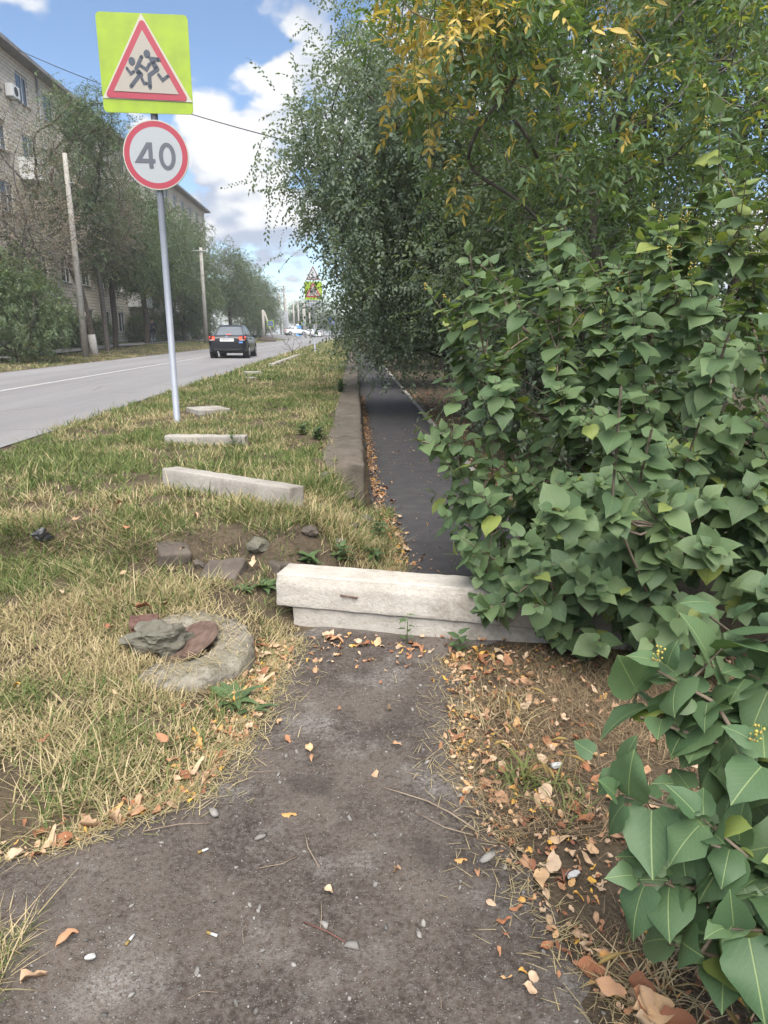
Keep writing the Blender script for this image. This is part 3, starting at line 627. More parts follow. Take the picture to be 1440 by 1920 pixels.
pole(-12.65, 61, 8.6-T1(-12.65, 61), 'concrete pole rising behind the black car', arms=1, r0=.19, r1=.13)
st = pole(-11.7, 92, 4.7-T1(-11.7, 92), 'short concrete pole with prop left of the crossing sign', arms=0, r0=.22, r1=.16)
tube_obj('prop', [(1.35, 0, -.3), (.15, 0, 3.6)], .13, M['pole'], st, 8)
far = [(-14.2, 138, 9.4, 'far pole standing left of the grey billboard'), (-13.2, 140, 8.6, 'far pole just right of the grey billboard'), (-12.0, 143, 8.0, 'far pole left of the blue booth'), (-11.3, 146, 8.2, 'far pole directly behind the blue booth'),
       (-10.6, 150, 8.6, 'far pole right of the blue booth'), (-9.6, 140, 7.5, 'far pole behind the parked hatchback'), (-9.1, 147, 7.5, 'far pole nearest the oncoming lane among the cluster')]
for i, (x, y, zt, lab) in enumerate(far): pole(x, y, zt-T1(x, y), lab, arms=1 if i % 2 else 0, r0=.17, r1=.13, lean=-.02)
pole(-14.6, 150, 11.5-T1(-14.6, 150), 'tall dark wooden pole with crossarms far behind the trees', arms=2, mat=M['wood_pole'], r0=.17, r1=.12)
for i, (x, y) in enumerate(((-10.2, 190), (-9.4, 215), (-8.9, 250))): pole(x, y, 7.0, 'very distant thin pole near the road end', arms=0, r0=.16, r1=.13)
def wire(a, b, sag, label, r=.012):
    a = Vector(a); b = Vector(b); pts = [a.lerp(b, t) - Vector((0, 0, 4*sag*t*(1-t))) for t in np.linspace(0, 1, 25)]
    o = tube_obj('overhead_cable', [p-a for p in pts], r, M['wire'], None, 5, loc=a); tag(o, label, 'cable', 'overhead cables')
wire((-18.0, 42, 16.35), (-.6, 24.6, 7.35), .35, 'black cable crossing the sky behind the yellow-green board', .018)
wire((-12.36, 32.9, 6.6), (-12.65, 61, 8.2), .9, 'upper sagging wire between the two concrete poles', .02)
wire((-12.36, 32.9, 6.0), (-12.65, 61, 7.5), .8, 'lower sagging wire between the two concrete poles', .02)

# ------------------------------------------------------------------ apartment block
bx, by0, by1, bz1 = -18.0, 24.0, 90.0, 15.9; gz = .5
bld = empty('apartment_block', (bx, by0, gz), 0, 'long five-storey pale brick apartment block behind the left trees', 'building')
wins = []; FL = 5; fh = 3.0; pitch = 3.3
yy = by0+1.6
while yy < by1-2: wins.append(yy); yy += pitch
V = []; Fc = []
def quad(a, b, c, d): i = len(V); V.extend([a, b, c, d]); Fc.append((i, i+1, i+2, i+3))
def FQ(y0_, y1_, z0_, z1_, x=0): quad((x, y0_-by0, z0_-gz), (x, y1_-by0, z0_-gz), (x, y1_-by0, z1_-gz), (x, y0_-by0, z1_-gz))
WW, WH = 1.45, 1.5; ysp = [by0]+[v for a in wins for v in (a, a+WW)]+[by1]
zsp = [gz-.5]
for f_ in range(FL): zsp += [gz+.35+f_*fh+.95, gz+.35+f_*fh+.95+WH]
zsp.append(bz1)
for i in range(len(ysp)-1):
    for j in range(len(zsp)-1):
        if i % 2 and j % 2:
            a, b, c, d = ysp[i]-by0, ysp[i+1]-by0, zsp[j]-gz, zsp[j+1]-gz; r = -.14
            quad((0, a, c), (r, a, c), (r, a, d), (0, a, d)); quad((r, b, c), (0, b, c), (0, b, d), (r, b, d)); quad((r, a, c), (0, a, c), (0, b, c), (r, b, c)); quad((0, a, d), (r, a, d), (r, b, d), (0, b, d))
        else: FQ(ysp[i], ysp[i+1], zsp[j], zsp[j+1])
dp = 12.0
quad((-dp, 0, -.5), (0, 0, -.5), (0, 0, bz1-gz), (-dp, 0, bz1-gz)); L_ = by1-by0; quad((0, L_, -.5), (-dp, L_, -.5), (-dp, L_, bz1-gz), (0, L_, bz1-gz)); quad((-dp, L_, -.5), (-dp, 0, -.5), (-dp, 0, bz1-gz), (-dp, L_, bz1-gz))
mobj('wall', np_mesh('wall', V, Fc, M['sbrick']), bld)
bm = bmesh.new(); add_box(bm, (-dp/2, L_/2, bz1-gz+.10), (dp+1.3, L_+1.2, .2)); add_box(bm, (-dp/2, L_/2, bz1-gz+.42), (dp+.2, L_, .44)); bm_obj('roof', bm, M['roof_edge'], bld)
bm = bmesh.new()
for c, s in (((0, 0, WH/2-.035), (.06, WW, .07)), ((0, 0, -WH/2+.035), (.06, WW, .07)), ((0, -WW/2+.035, 0), (.06, .07, WH-.14)), ((0, WW/2-.035, 0), (.06, .07, WH-.14)), ((0, .12, 0), (.055, .06, WH-.14))): add_box(bm, c, s)
fm = bpy.data.meshes.new('window'); bm.to_mesh(fm); bm.free(); fm.materials.append(M['frame_white'])
bm = bmesh.new(); add_box(bm, (-.012, 0, 0), (.008, WW-.02, WH-.02)); pm_ = bpy.data.meshes.new('pane'); bm.to_mesh(pm_); bm.free(); pm_.materials.append(M['glass'])
bm = bmesh.new(); add_box(bm, (.10, 0, -WH/2-.03), (.2, WW+.1, .035)); sm_ = bpy.data.meshes.new('sill'); bm.to_mesh(sm_); bm.free(); sm_.materials.append(M['roof_edge'])
for i, a in enumerate(wins):
    for f_ in range(FL):
        o = mobj('window', fm, bld, (-.10, a+WW/2-by0, .35+f_*fh+.95+WH/2)); mobj('pane', pm_, o); mobj('sill', sm_, o)
for i, (a, f_) in enumerate(((5, 3), (10, 1), (10, 2), (10, 3), (14, 1), (14, 2), (14, 3), (14, 0))):
    y_ = wins[a]-by0-.6; z_ = .35+f_*fh; bm = bmesh.new(); add_box(bm, (.55, y_+1.3, z_), (1.1, 3.0, .14)); add_box(bm, (1.07, y_+1.3, z_+.55), (.05, 3.0, .95)); add_box(bm, (.52, y_-.17, z_+.55), (1.04, .05, .95)); add_box(bm, (.52, y_+2.77, z_+.55), (1.04, .05, .95)); bm_obj('balcony', bm, M['metal_white'], bld)
tube_obj('drain_pipe', [(.08, 20.7, 0), (.08, 20.7, bz1-gz)], .06, M['sign_back'], bld, 8)
ac = empty('air_conditioner', (bx+.02, 41.05, 13.62), 0, 'white air conditioner box high on the brick wall at left', 'air conditioner')
box_obj('casing', (.22, 0, .3), (.38, .85, .6), M['metal_white'], ac, bevel=.03); bm = bmesh.new(); add_tube(bm, [(.40, 0, .3), (.42, 0, .3)], .22, 20); bm_obj('fan_grille', bm, M['plastic'], ac)
for s in (-.3, .3): box_obj('bracket', (.2, s, -.02), (.42, .04, .04), M['sign_back'], ac)

# ------------------------------------------------------------------ vehicles
def loft(rings, close_ends=True):
    bm = bmesh.new(); vr = [[bm.verts.new(p) for p in r] for r in rings]; n = len(vr[0])
    for a, b in zip(vr[:-1], vr[1:]):
        for k in range(n): bm.faces.new((a[k], a[(k+1) % n], b[(k+1) % n], b[k]))
    if close_ends: bm.faces.new(vr[0]); bm.faces.new(vr[-1])
    bmesh.ops.recalc_face_normals(bm, faces=bm.faces); return bm
GH = [(0, 1.93, 1.36, .735, .955), (.33, 1.95, 1.08, .70, 1.12), (.66, 1.93, .78, .62, 1.30), (.88, 1.86, .62, .56, 1.415), (1.0, 1.86, .46, .47, 1.455)]
def ghp(th, t, k=1.0, n=4.2):
    ts = [g_[0] for g_ in GH]; cy, hy, hx, z = [np.interp(t, ts, [g_[i] for g_ in GH]) for i in range(1, 5)]
    c, s = math.cos(th), math.sin(th); return Vector((k*hx*math.copysign(abs(c)**(2/n), c), cy + k*hy*math.copysign(abs(s)**(2/n), s), z))
def gpatch(name, t0, t1, th0, th1, mat, parent, k=1.012):
    bm = bmesh.new(); N = 10; g_ = [[bm.verts.new(ghp(th0+(th1-th0)*i/N, t0+(t1-t0)*j/4, k)) for i in range(N+1)] for j in range(5)]
    for j in range(4):
        for i in range(N): bm.faces.new((g_[j][i], g_[j][i+1], g_[j+1][i+1], g_[j+1][i]))
    bmesh.ops.recalc_face_normals(bm, faces=bm.faces); return bm_obj(name, bm, mat, parent, True)
ST = [(0, .66, .44, .84), (.02, .73, .38, .90), (.08, .79, .31, .965), (.22, .825, .27, .995), (.6, .85, .23, .985), (1.0, .855, .21, .96), (1.9, .855, .20, .945), (2.8, .855, .20, .93), (3.3, .85, .20, .905), (3.75, .83, .20, .85), (4.12, .77, .23, .77), (4.30, .68, .30, .70), (4.38, .55, .38, .62)]
def body_ring(y, w_, zb, zt):
    h = [(0, zb), (w_*.80, zb), (w_*.95, zb+.05), (w_, zb+(zt-zb)*.3), (w_, zb+(zt-zb)*.58), (w_*.985, zt-.09), (w_*.93, zt-.02), (w_*.78, zt+.005), (0, zt+.02)]
    return [(x, y, z) for x, z in h] + [(-x, y, z) for x, z in h[-2:0:-1]]
def car(loc, rz, paint, label, detail=True, grp=None):
    c = empty('car', loc, rz, label, 'car', grp)
    bm = loft([body_ring(*s) for s in ST]); bm_obj('body', bm, paint, c, True)
    N = 40; bm = loft([[ghp(2*PI*i/N, t) for i in range(N)] for t in (0, .12, .33, .5, .66, .8, .9, .96, 1.0)]); bm_obj('cabin', bm, paint, c, True)
    gpatch('rear_window', .10, .80, R_(-90-40), R_(-90+40), M['car_glass'], c); gpatch('windscreen', .10, .80, R_(50), R_(130), M['car_glass'], c)
    for s in (0, 1):
        for a, b in ((-46, -3), (1, 44)):
            th = (R_(a), R_(b)) if not s else (R_(180-a), R_(180-b)); gpatch('side_window', .14, .78, th[0], th[1], M['car_glass'], c)
    for sx in (-1, 1):
        for wy in (.80, 3.42):
            bm = bmesh.new(); add_tube(bm, [(sx*.60, wy, .31), (sx*.858, wy, .31)], .36, 24); bmesh.ops.recalc_face_normals(bm, faces=bm.faces); bm_obj('wheel_arch', bm, M['plastic'], c)
            bm = bmesh.new(); add_tube(bm, [(sx*.63, wy, .305), (sx*.65, wy, .305), (sx*.83, wy, .305), (sx*.866, wy, .305)], [.28, .305, .305, .27], 24); bmesh.ops.recalc_face_normals(bm, faces=bm.faces); wo = bm_obj('wheel', bm, M['tyre'], c, False)
            bm = bmesh.new(); add_tube(bm, [(sx*.80, wy, .305), (sx*.872, wy, .305)], [.20, .185], 20); bmesh.ops.recalc_face_normals(bm, faces=bm.faces); bm_obj('rim', bm, M['rim'], wo)
        # tail lamps wrap the rear corner
        bm = loft([[(sx*.53, -.012, .79), (sx*.53, -.012, .935), (sx*.73, .03, .95), (sx*.80, .14, .945), (sx*.80, .14, .82), (sx*.74, .02, .775)], [(sx*.53, .08, .79), (sx*.53, .08, .935), (sx*.70, .1, .94), (sx*.76, .2, .935), (sx*.76, .2, .82), (sx*.70, .1, .785)]])
        tl = bm_obj('tail_light', bm, M['lamp_red'], c, False)
        box_obj('reverse_lamp', (sx*.66, -.003, .79), (.2, .03, .035), M['sign_white2'], tl)
        bm = loft([[(sx*.50, 4.385, .60), (sx*.50, 4.385, .70), (sx*.68, 4.27, .72), (sx*.70, 4.24, .62)], [(sx*.50, 4.2, .60), (sx*.50, 4.2, .70), (sx*.64, 4.15, .71), (sx*.66, 4.15, .62)]]); bm_obj('headlight', bm, M['chrome'], c)
        box_obj('mirror', (sx*.93, 2.72, .98), (.2, .09, .14), paint, c, bevel=.03)
        for hy in (1.65, 2.55): box_obj('door_handle', (sx*.862, hy, .82), (.02, .16, .03), paint, c)
    pl_ = box_obj('number_plate', (0, -.022, .80), (.60, .02, .13), M['plate'], c)
    if detail:
        bm = bmesh.new()
        for i, (x0, ww, hh) in enumerate(((-.22, .05, .06), (-.15, .045, .075), (-.09, .045, .075), (-.03, .045, .075), (.03, .05, .06), (.09, .05, .06), (.18, .035, .05), (.23, .035, .05))): 
            add_stroke(bm, [(x0-ww*.35, -hh/2), (x0-ww*.3, hh/2), (x0+ww*.35, hh/2), (x0+ww*.3, -hh/2 if i % 2 else 0)], .012, .003, 0, False)
        bmesh.ops.translate(bm, verts=bm.verts, vec=(0, -.0335, .80)); bmesh.ops.recalc_face_normals(bm, faces=bm.faces); bm_obj('plate_characters', bm, M['sign_black'], pl_)
        box_obj('plate_holder', (0, -.008, .80), (.74, .02, .17), M['plastic'], c)
        bg_ = prism_obj('badge', circ(.058, 24), .014, M['chrome'], c); bg_.location = (0, -.004, .925)
        bm = bmesh.new(); add_stroke(bm, [(-.022, .045), (0, .006), (.022, .045)], .009, .003, -.003, False); add_stroke(bm, [(-.043, .026), (-.02, -.036), (0, .002), (.02, -.036), (.043, .026)], .009, .0028, -.0029, False); bmesh.ops.recalc_face_normals(bm, faces=bm.faces); bm_obj('badge_letters', bm, M['sign_blue'], bg_)
        box_obj('bumper_seam', (0, -.006, .655), (1.36, .03, .012), M['plastic'], c); box_obj('lower_bumper', (0, .015, .42), (1.2, .03, .12), M['plastic'], c)
        box_obj('bumper_sticker', (.60, -.002, .695), (.17, .02, .075), M['sticker'], c); box_obj('brake_light', ((0), .62, 1.035), (.18, .04, .03), M['lamp_red'], c)
        tube_obj('antenna', [(0, 1.42, 1.44), (0, 1.18, 1.72)], .006, M['plastic'], c, 5); tube_obj('exhaust', [(-.42, .0, .27), (-.42, .3, .27)], .03, M['chrome'], c, 8)
    return c
car((-5.62, 31.4, float(zroad(31.4))+.012), R_(1.5), M['car_black'], 'black sedan driving away with lit red tail lights', True)
car((-7.9, 150, float(zroad(150))+.012), 0, M['car_white'], 'white car on the road far ahead of the black sedan', False, 'white cars in the distance')
car((-12.7, 129, T1(-12.7, 129)+.42), R_(-62), M['car_white'], 'white car parked below the grey billboard', False, 'white cars in the distance')
car((-10.6, 152, T1(-10.6, 152)+.30), R_(-35), M['car_white'], 'white car parked right of the blue booth', False, 'white cars in the distance')
strip('parking_lot', np.arange(112, 175, 3.0), -15.5, -10.0, .02, M['pave'], 6, lambda x, y: terr(x, y) + .40*sstep(112, 122, y)*sstep(-10.0, -10.8, x)*1.0 - .1*sstep(140, 150, y))

bo = empty('blue_booth', (-10.95, 140, T1(-10.95, 140)+.34), 0, 'blue plastic booth among the far poles', 'booth')
box_obj('cabin', (0, 0, 1.05), (.95, .95, 2.1), M['blue'], bo, bevel=.03); bm = loft([[(-.5, -.5, 2.1), (.5, -.5, 2.1), (.5, .5, 2.1), (-.5, .5, 2.1)], [(-.2, -.2, 2.32), (.2, -.2, 2.32), (.2, .2, 2.32), (-.2, .2, 2.32)]]); bm_obj('roof', bm, M['metal_white'], bo)
box_obj('door', (0, -.49, 1.0), (.7, .03, 1.85), simple('booth_door_blue', (.06, .28, .62), .5), bo)
bb = empty('billboard', (-12.6, 131, T1(-12.6, 131)), 0, 'faded grey billboard panel left of the far poles', 'billboard')
box_obj('panel', (0, 0, 3.15), (1.0, .12, 2.9), M['billboard'], bb); 
for s in (-.35, .35): tube_obj('leg', [(s, .1, 0), (s, .1, 2.2)], .06, M['sign_back'], bb, 8)
zz = T1(-10.75, 88); mo = rock_obj('soil_heap', (1.15, .8, .55), M['earth'], None, (-10.9, 88, zz+.08), (0, 0, .2), 6, 3, .5, 0, True); tag(mo, 'dark heap of soil at the foot of the short pole', 'soil heap')

# ------------------------------------------------------------------ cyclist
cz_ = T1(-14.9, 53)+.075
bk = empty('bicycle', (-14.9, 53, cz_), R_(4), 'bicycle ridden away on the left pavement', 'bicycle')
for wy in (-.52, .54):
    bm = bmesh.new(); add_tube(bm, [(0, wy+.32*math.cos(a), .34+.32*math.sin(a)) for a in np.linspace(0, 2*PI, 33)], .022, 6, False); wo = bm_obj('wheel', bm, M['tyre'], bk, True)
    bm = bmesh.new(); add_tube(bm, [(0, wy+.295*math.cos(a), .34+.295*math.sin(a)) for a in np.linspace(0, 2*PI, 33)], .010, 5, False); bm_obj('rim', bm, M['chrome'], wo, True)
    bm = bmesh.new()
    for a in np.linspace(0, PI, 9)[:-1]: add_tube(bm, [(0, wy+.29*math.cos(a), .34+.29*math.sin(a)), (0, wy-.29*math.cos(a), .34-.29*math.sin(a))], .004, 4)
    bm_obj('spokes', bm, M['chrome'], wo)
bm = bmesh.new()
for pts in ([(0, -.52, .34), (0, -.08, .30), (0, -.18, .82), (0, -.52, .34)], [(0, -.08, .30), (0, .38, .78), (0, -.17, .76)], [(0, .54, .34), (0, .36, .92)]): add_tube(bm, pts, .018, 6)
bm_obj('frame', bm, simple('bicycle_paint', (.05, .06, .09), .4), bk); tube_obj('handlebar', [(-.29, .30, 1.0), (-.2, .38, .98), (.2, .38, .98), (.29, .30, 1.0)], .014, M['plastic'], bk, 6)
bm = bmesh.new(); add_box(bm, (0, -.2, .88), (.16, .26, .07), 0, .03); bm_obj('saddle', bm, M['plastic'], bk)
tube_obj('pedal', [(-.17, -.08, .16), (-.08, -.08, .16)], .02, M['plastic'], bk, 6); tube_obj('pedal', [(.08, -.08, .46), (.17, -.08, .46)], .02, M['plastic'], bk, 6)
def skin(name, verts, edges, radii, mat, parent=None, root=0, sub=1, loc=None, rz=0):
    m = bpy.data.meshes.new(name); m.from_pydata(verts, edges, []); m.materials.append(mat); o = mobj(name, m, parent)
    if loc is not None: o.location = loc; o.rotation_euler = (0, 0, rz)
    md = o.modifiers.new('skin', 'SKIN'); md.use_smooth_shade = True
    for i, r in enumerate(radii): m.skin_vertices[0].data[i].radius = (r, r) if not isinstance(r, tuple) else r; m.skin_vertices[0].data[i].use_root = (i == root)
    s = o.modifiers.new('sub', 'SUBSURF'); s.levels = sub; s.render_levels = sub
    return o
JV = [(0, -.20, .96), (0, -.14, 1.12), (0, -.03, 1.32), (0, .05, 1.46), (0, .10, 1.55), (0, .14, 1.66), (0, .15, 1.75),
      (-.19, .04, 1.43), (-.25, .18, 1.22), (-.27, .31, 1.02), (-.27, .36, 1.0), (.19, .04, 1.43), (.25, .18, 1.22), (.27, .31, 1.02), (.27, .36, 1.0),
      (-.10, -.17, .92), (-.12, .22, .70), (-.13, -.07, .26), (-.13, .08, .19), (.10, -.17, .92), (.12, .26, .86), (.13, .0, .56), (.13, .13, .50)]
JE = [(0, 1), (1, 2), (2, 3), (3, 4), (4, 5), (5, 6), (3, 7), (7, 8), (8, 9), (9, 10), (3, 11), (11, 12), (12, 13), (13, 14), (0, 15), (15, 16), (16, 17), (17, 18), (0, 19), (19, 20), (20, 21), (21, 22)]
JR = [(.15, .12), (.15, .11), (.17, .11), (.13, .09), .055, .085, .07, .065, .048, .036, .035, .065, .048, .036, .035, .10, .072, .048, .04, .10, .072, .048, .04]
pe = skin('person', JV, JE, JR, M['skin'], None, 0, 1, (-14.9, 53, cz_), R_(4)); tag(pe, 'cyclist in dark jacket and trousers seen from behind, riding on the left pavement', 'person')
up = list(range(0, 4))+[7, 8, 9, 11, 12, 13]; mp_ = {a: i for i, a in enumerate(up)}
def wider(r, k): return (r[0]*k, r[1]*k) if isinstance(r, tuple) else r*k+.006
skin('jacket', [JV[a] for a in up], [(mp_[a], mp_[b]) for a, b in JE if a in mp_ and b in mp_], [wider(JR[a], 1.12) for a in up], M['jacket'], pe)
lo_ = [0, 15, 16, 17, 19, 20, 21]; mp_ = {a: i for i, a in enumerate(lo_)}
skin('trousers', [JV[a] for a in lo_], [(mp_[a], mp_[b]) for a, b in JE if a in mp_ and b in mp_], [wider(JR[a], 1.1) for a in lo_], M['trousers'], pe)
for i in (18, 22):
    x, y, z = JV[i]; box_obj('shoe', (x, y-.02, z-.01), (.09, .26, .09), M['plastic'], pe, bevel=.03)
bm = bmesh.new(); bmesh.ops.create_icosphere(bm, subdivisions=2, radius=1)
for v in bm.verts: v.co = Vector((v.co.x*.092, v.co.y*.105+.132, max(v.co.z, -.35 if v.co.y < 0 else .25)*.12+1.705))
bm_obj('hair', bm, M['hair'], pe, True)

# ------------------------------------------------------------------ foliage library
def leafgrid(rows, fold=.25, droop=.25, cols=1, wave=0.0, roll=0.0):
    """leaf of unit length along +Y, normal +Z; rows (y, half width); cols per half"""
    V = []; UV = []; F = []; nc = 2*cols+1
    for (y, w_) in rows:
        for c in range(nc):
            u = (c-cols)/cols; x = u*w_; yy = y - (abs(u)**2)*.07*(1 if y < .12 else 0)
            z = fold*abs(x) - droop*y*y + wave*math.sin(y*9+c)*abs(u)*.03 - roll*abs(u)**2*w_*.6
            V.append((x, yy, z)); UV.append((x, y))
    for r in range(len(rows)-1):
        for c in range(nc-1):
            a = r*nc+c; b = a+1; d = a+nc; e_ = d+1
            F += [(a, b, e_), (a, e_, d)] if c < cols else [(a, b, d), (b, e_, d)]
    return np.array(V, float), np.array(F, int), np.array(UV, float)
LIL = [(0, .17), (.04, .29), (.10, .38), (.19, .435), (.30, .452), (.42, .43), (.54, .375), (.66, .295), (.77, .205), (.87, .115), (.94, .05), (1.0, .004)]
LIL_LO = [(0, .20), (.07, .35), (.2, .44), (.36, .445), (.54, .37), (.72, .235), (.87, .095), (1.0, .004)]
FALL = [(0, .015), (.06, .06), (.16, .12), (.3, .17), (.45, .185), (.6, .165), (.75, .12), (.88, .06), (1.0, .004)]
FALL_B = [(0, .03), (.06, .13), (.16, .22), (.3, .27), (.45, .275), (.6, .235), (.75, .16), (.88, .075), (1.0, .004)]
LANCE = [(0, .02), (.25, .15), (.5, .17), (.75, .11), (1.0, .004)]
ELM = [(0, .05), (.3, .24), (.65, .2), (1.0, .01)]
def norm(a): return a/np.maximum(np.linalg.norm(a, axis=-1, keepdims=True), 1e-9)
def basis(f, n_):
    y = norm(f); z = norm(n_ - (n_*y).sum(-1, keepdims=True)*y); x = np.cross(y, z); return np.stack([x, y, z], -1)
def inst(base, Mx, T, S, tint=None, tj=.0, rg=None):
    """replicate base (V,F,UV,tint) with matrices"""
    V, F, UV = base[:3]; bt = base[3] if len(base) > 3 else np.zeros(len(V)); N = len(T); nv = len(V)
    W = np.einsum('nij,vj->nvi', Mx, V)*np.asarray(S).reshape(-1, 1, 1) + T[:, None]
    FF = F[None] + (np.arange(N)*nv)[:, None, None]
    ti = bt[None] + (np.zeros(N) if tint is None else tint)[:, None]
    return W.reshape(-1, 3), FF.reshape(-1, 3), np.tile(UV, (N, 1)), np.clip(ti, 0, 1).reshape(-1)
def merge(parts):
    V = []; F = []; U = []; Tn = []; o = 0
    for v, f, u, t in parts: V.append(v); F.append(f+o); U.append(u); Tn.append(t); o += len(v)
    return np.concatenate(V), np.concatenate(F), np.concatenate(U), np.concatenate(Tn)
def leaf_obj(name, pk, mat, parent=None, smooth=True):
    V, F, U, Tn = pk; return mobj(name, np_mesh(name, V, F, mat, U, {'tint': Tn}, smooth), parent)
def rot_about(d, v, a):
    d = norm(d); c = np.cos(a)[..., None]; s = np.sin(a)[..., None]; return v*c + np.cross(d, v)*s + d*(d*v).sum(-1, keepdims=True)*(1-c)

def grow(trunk, att, r0, rg, step=.35, rmin=.006, expo=.46, wob=.10, updown=.7):
    """trunk polyline + attractor points -> nodes, parents, radii, tip node index for each attractor"""
    P = [np.array(p, float) for p in trunk]; par = [-1]+list(range(len(P)-1)); axis = P[-1]
    cum = np.array(trunk, float)
    order = np.argsort([min(np.linalg.norm(a-c) for c in cum) for a in att]); tips = {}
    buf = np.zeros((len(P)+len(att)*30, 3)); n_ = len(P); buf[:n_] = P
    for i in order:
        a = att[i]; B = buf[:n_]; d = np.linalg.norm(B-a, axis=1) + updown*np.maximum(0, B[:, 2]-a[2]+.1) ; d[:max(1, len(trunk)//3)] += 1.0
        j = int(np.argmin(d)); p0 = buf[j]; L = np.linalg.norm(a-p0); k = min(28, max(1, int(math.ceil(L/step)))); prev = j
        side = rg.normal(size=3)*wob*L; side[2] += .10*L
        for q in range(1, k+1):
            t = q/k; p = p0*(1-t)+a*t + side*math.sin(PI*t)*(.7) + (rg.normal(size=3)*.02*L if q < k else 0)
            buf[n_] = p; par.append(prev); prev = n_; n_ += 1
        tips[i] = prev
    N = buf[:n_]; par = np.array(par); cnt = np.zeros(n_)
    for i in tips.values(): cnt[i] += 1
    for i in range(n_-1, 0, -1): cnt[par[i]] += cnt[i]
    main = np.full(n_, -1)
    for i in range(1, n_):
        if main[par[i]] < 0 or cnt[i] > cnt[main[par[i]]]: main[par[i]] = i
    mid = np.array([i for i in range(len(trunk)-1, n_) if main[i] >= 0]); N = N.copy()
    for _ in range(4): N[mid] = .5*N[mid] + .25*(N[par[mid]]+N[main[mid]])
    rad = np.maximum(rmin, r0*(np.maximum(cnt, .5)/max(cnt[0], 1))**expo)
    return N, par, rad, tips
def branch_mesh(N, par, rad, sel=None, sides=6):
    n_ = len(N); D = np.zeros((n_, 3)); D[1:] = N[1:]-N[par[1:]]; D[0] = D[1]; D = norm(D)
    ref = np.where(np.abs(D[:, 2:3]) < .9, [[0, 0, 1.]], [[1., 0, 0]]); U = norm(np.cross(D, ref)); W = np.cross(D, U)
    idx = np.arange(1, n_) if sel is None else sel; p = par[idx]; a = np.linspace(0, 2*PI, sides, endpoint=False)
    def ringof(c, k, r): return N[c][:, None] + (U[k][:, None]*np.cos(a)[None, :, None] + W[k][:, None]*np.sin(a)[None, :, None])*r[:, None, None]
    same = (D[idx]*D[p]).sum(1) > .75; kk = np.where(same, p, idx)
    A = ringof(p, kk, np.minimum(rad[p], rad[idx]*1.25)); B = ringof(idx, idx, rad[idx])
    V = np.concatenate([A, B], 1).reshape(-1, 3); m = len(idx); b0 = (np.arange(m)*2*sides)[:, None]; i = np.arange(sides)[None]; j = (i+1) % sides
    return V, np.stack([b0+i, b0+j, b0+sides+j, b0+sides+i], -1).reshape(-1, 4)
def wood(parent, N, par, rad, mat, split=.03, sides=6, names=('trunk', 'branches')):
    idx = np.arange(1, len(N)); big = rad[idx] >= split
    if big.any(): V, F = branch_mesh(N, par, rad, idx[big], 8); mobj(names[0], np_mesh(names[0], V, F, mat, smooth=True), parent)
    if (~big).any(): V, F = branch_mesh(N, par, rad, idx[~big], sides if sides < 6 else 4); mobj(names[1], np_mesh(names[1], V, F, mat, smooth=True), parent)['kind'] = 'stuff'
def in_ell(rg, E, n_, shell=.0):
    """points in a union of ellipsoids (cx,cy,cz,rx,ry,rz,weight)"""
    out_ = []; wts = np.array([e_[6] for e_ in E]); wts = wts/wts.sum()
    for e_, k in zip(E, rg.multinomial(n_, wts)):
        d = norm(rg.normal(size=(k, 3))); r = (shell + (1-shell)*rg.random(k))**(1/2.2); out_.append(np.array(e_[:3]) + d*r[:, None]*np.array(e_[3:6]))
    return np.concatenate(out_)
def spray(rg, nl, L, ls, rows, pend=.5, tvar=.35, cols=1, curve=.3, two=True):
    """a twig of length L along +Y with nl alternate leaves of length ls"""
    base = leafgrid(rows, .2, .15, cols); T = []; Fd = []; Nn = []; S = []
    for i in range(nl):
        t = (i+.6)/nl; s = 1 if i % 2 else -1; p = np.array([0, t*L, -curve*L*t*t]); T.append(p)
        f = np.array([s*(.85 if i < nl-1 else .05), .55+rg.normal()*.15, -pend*t-.1+rg.normal()*.25]); Fd.append(f); Nn.append(np.array([rg.normal()*.35, rg.normal()*.35, 1.])); S.append(ls*rg.uniform(.7, 1.15)*(1-.25*t))
    Mx = basis(np.array(Fd), np.array(Nn)); return inst(base, Mx, np.array(T), np.array(S), rg.random(nl)*tvar)
def compound(rg, pairs=3, L=.22, ls=.085, droop=.35, tvar=.15):
    base = leafgrid(LANCE, .25, .2, 1); T = []; Fd = []; S = []; Nn = []
    for i in range(pairs):
        t = .35+.5*i/max(1, pairs-1)
        for s in (-1, 1): T.append((0, t*L, -droop*L*t*t)); Fd.append((s*.85, .6+rg.normal()*.2, -.35+rg.normal()*.3)); S.append(ls*rg.uniform(.6, 1.15)); Nn.append((rg.normal()*.45, rg.normal()*.3, 1))
    T.append((0, L, -droop*L)); Fd.append((0, 1, -.6)); S.append(ls*1.1); Nn.append((0, 0, 1))
    v = inst(base, basis(np.array(Fd, float), np.array(Nn, float)), np.array(T, float), np.array(S), rg.random(len(T))*tvar)
    # rachis as a thin strip
    y = np.linspace(0, L, 4); a = np.stack([np.full(4, -.0012), y, -droop*L*(y/L)**2], 1); b = a.copy(); b[:, 0] = .0012; RV = np.concatenate([a, b]); RF = np.array([(i, i+4, i+5) for i in range(3)]+[(i, i+5, i+1) for i in range(3)])
    return merge([v, (RV, RF, RV[:, :2]*0, np.full(8, .6))])
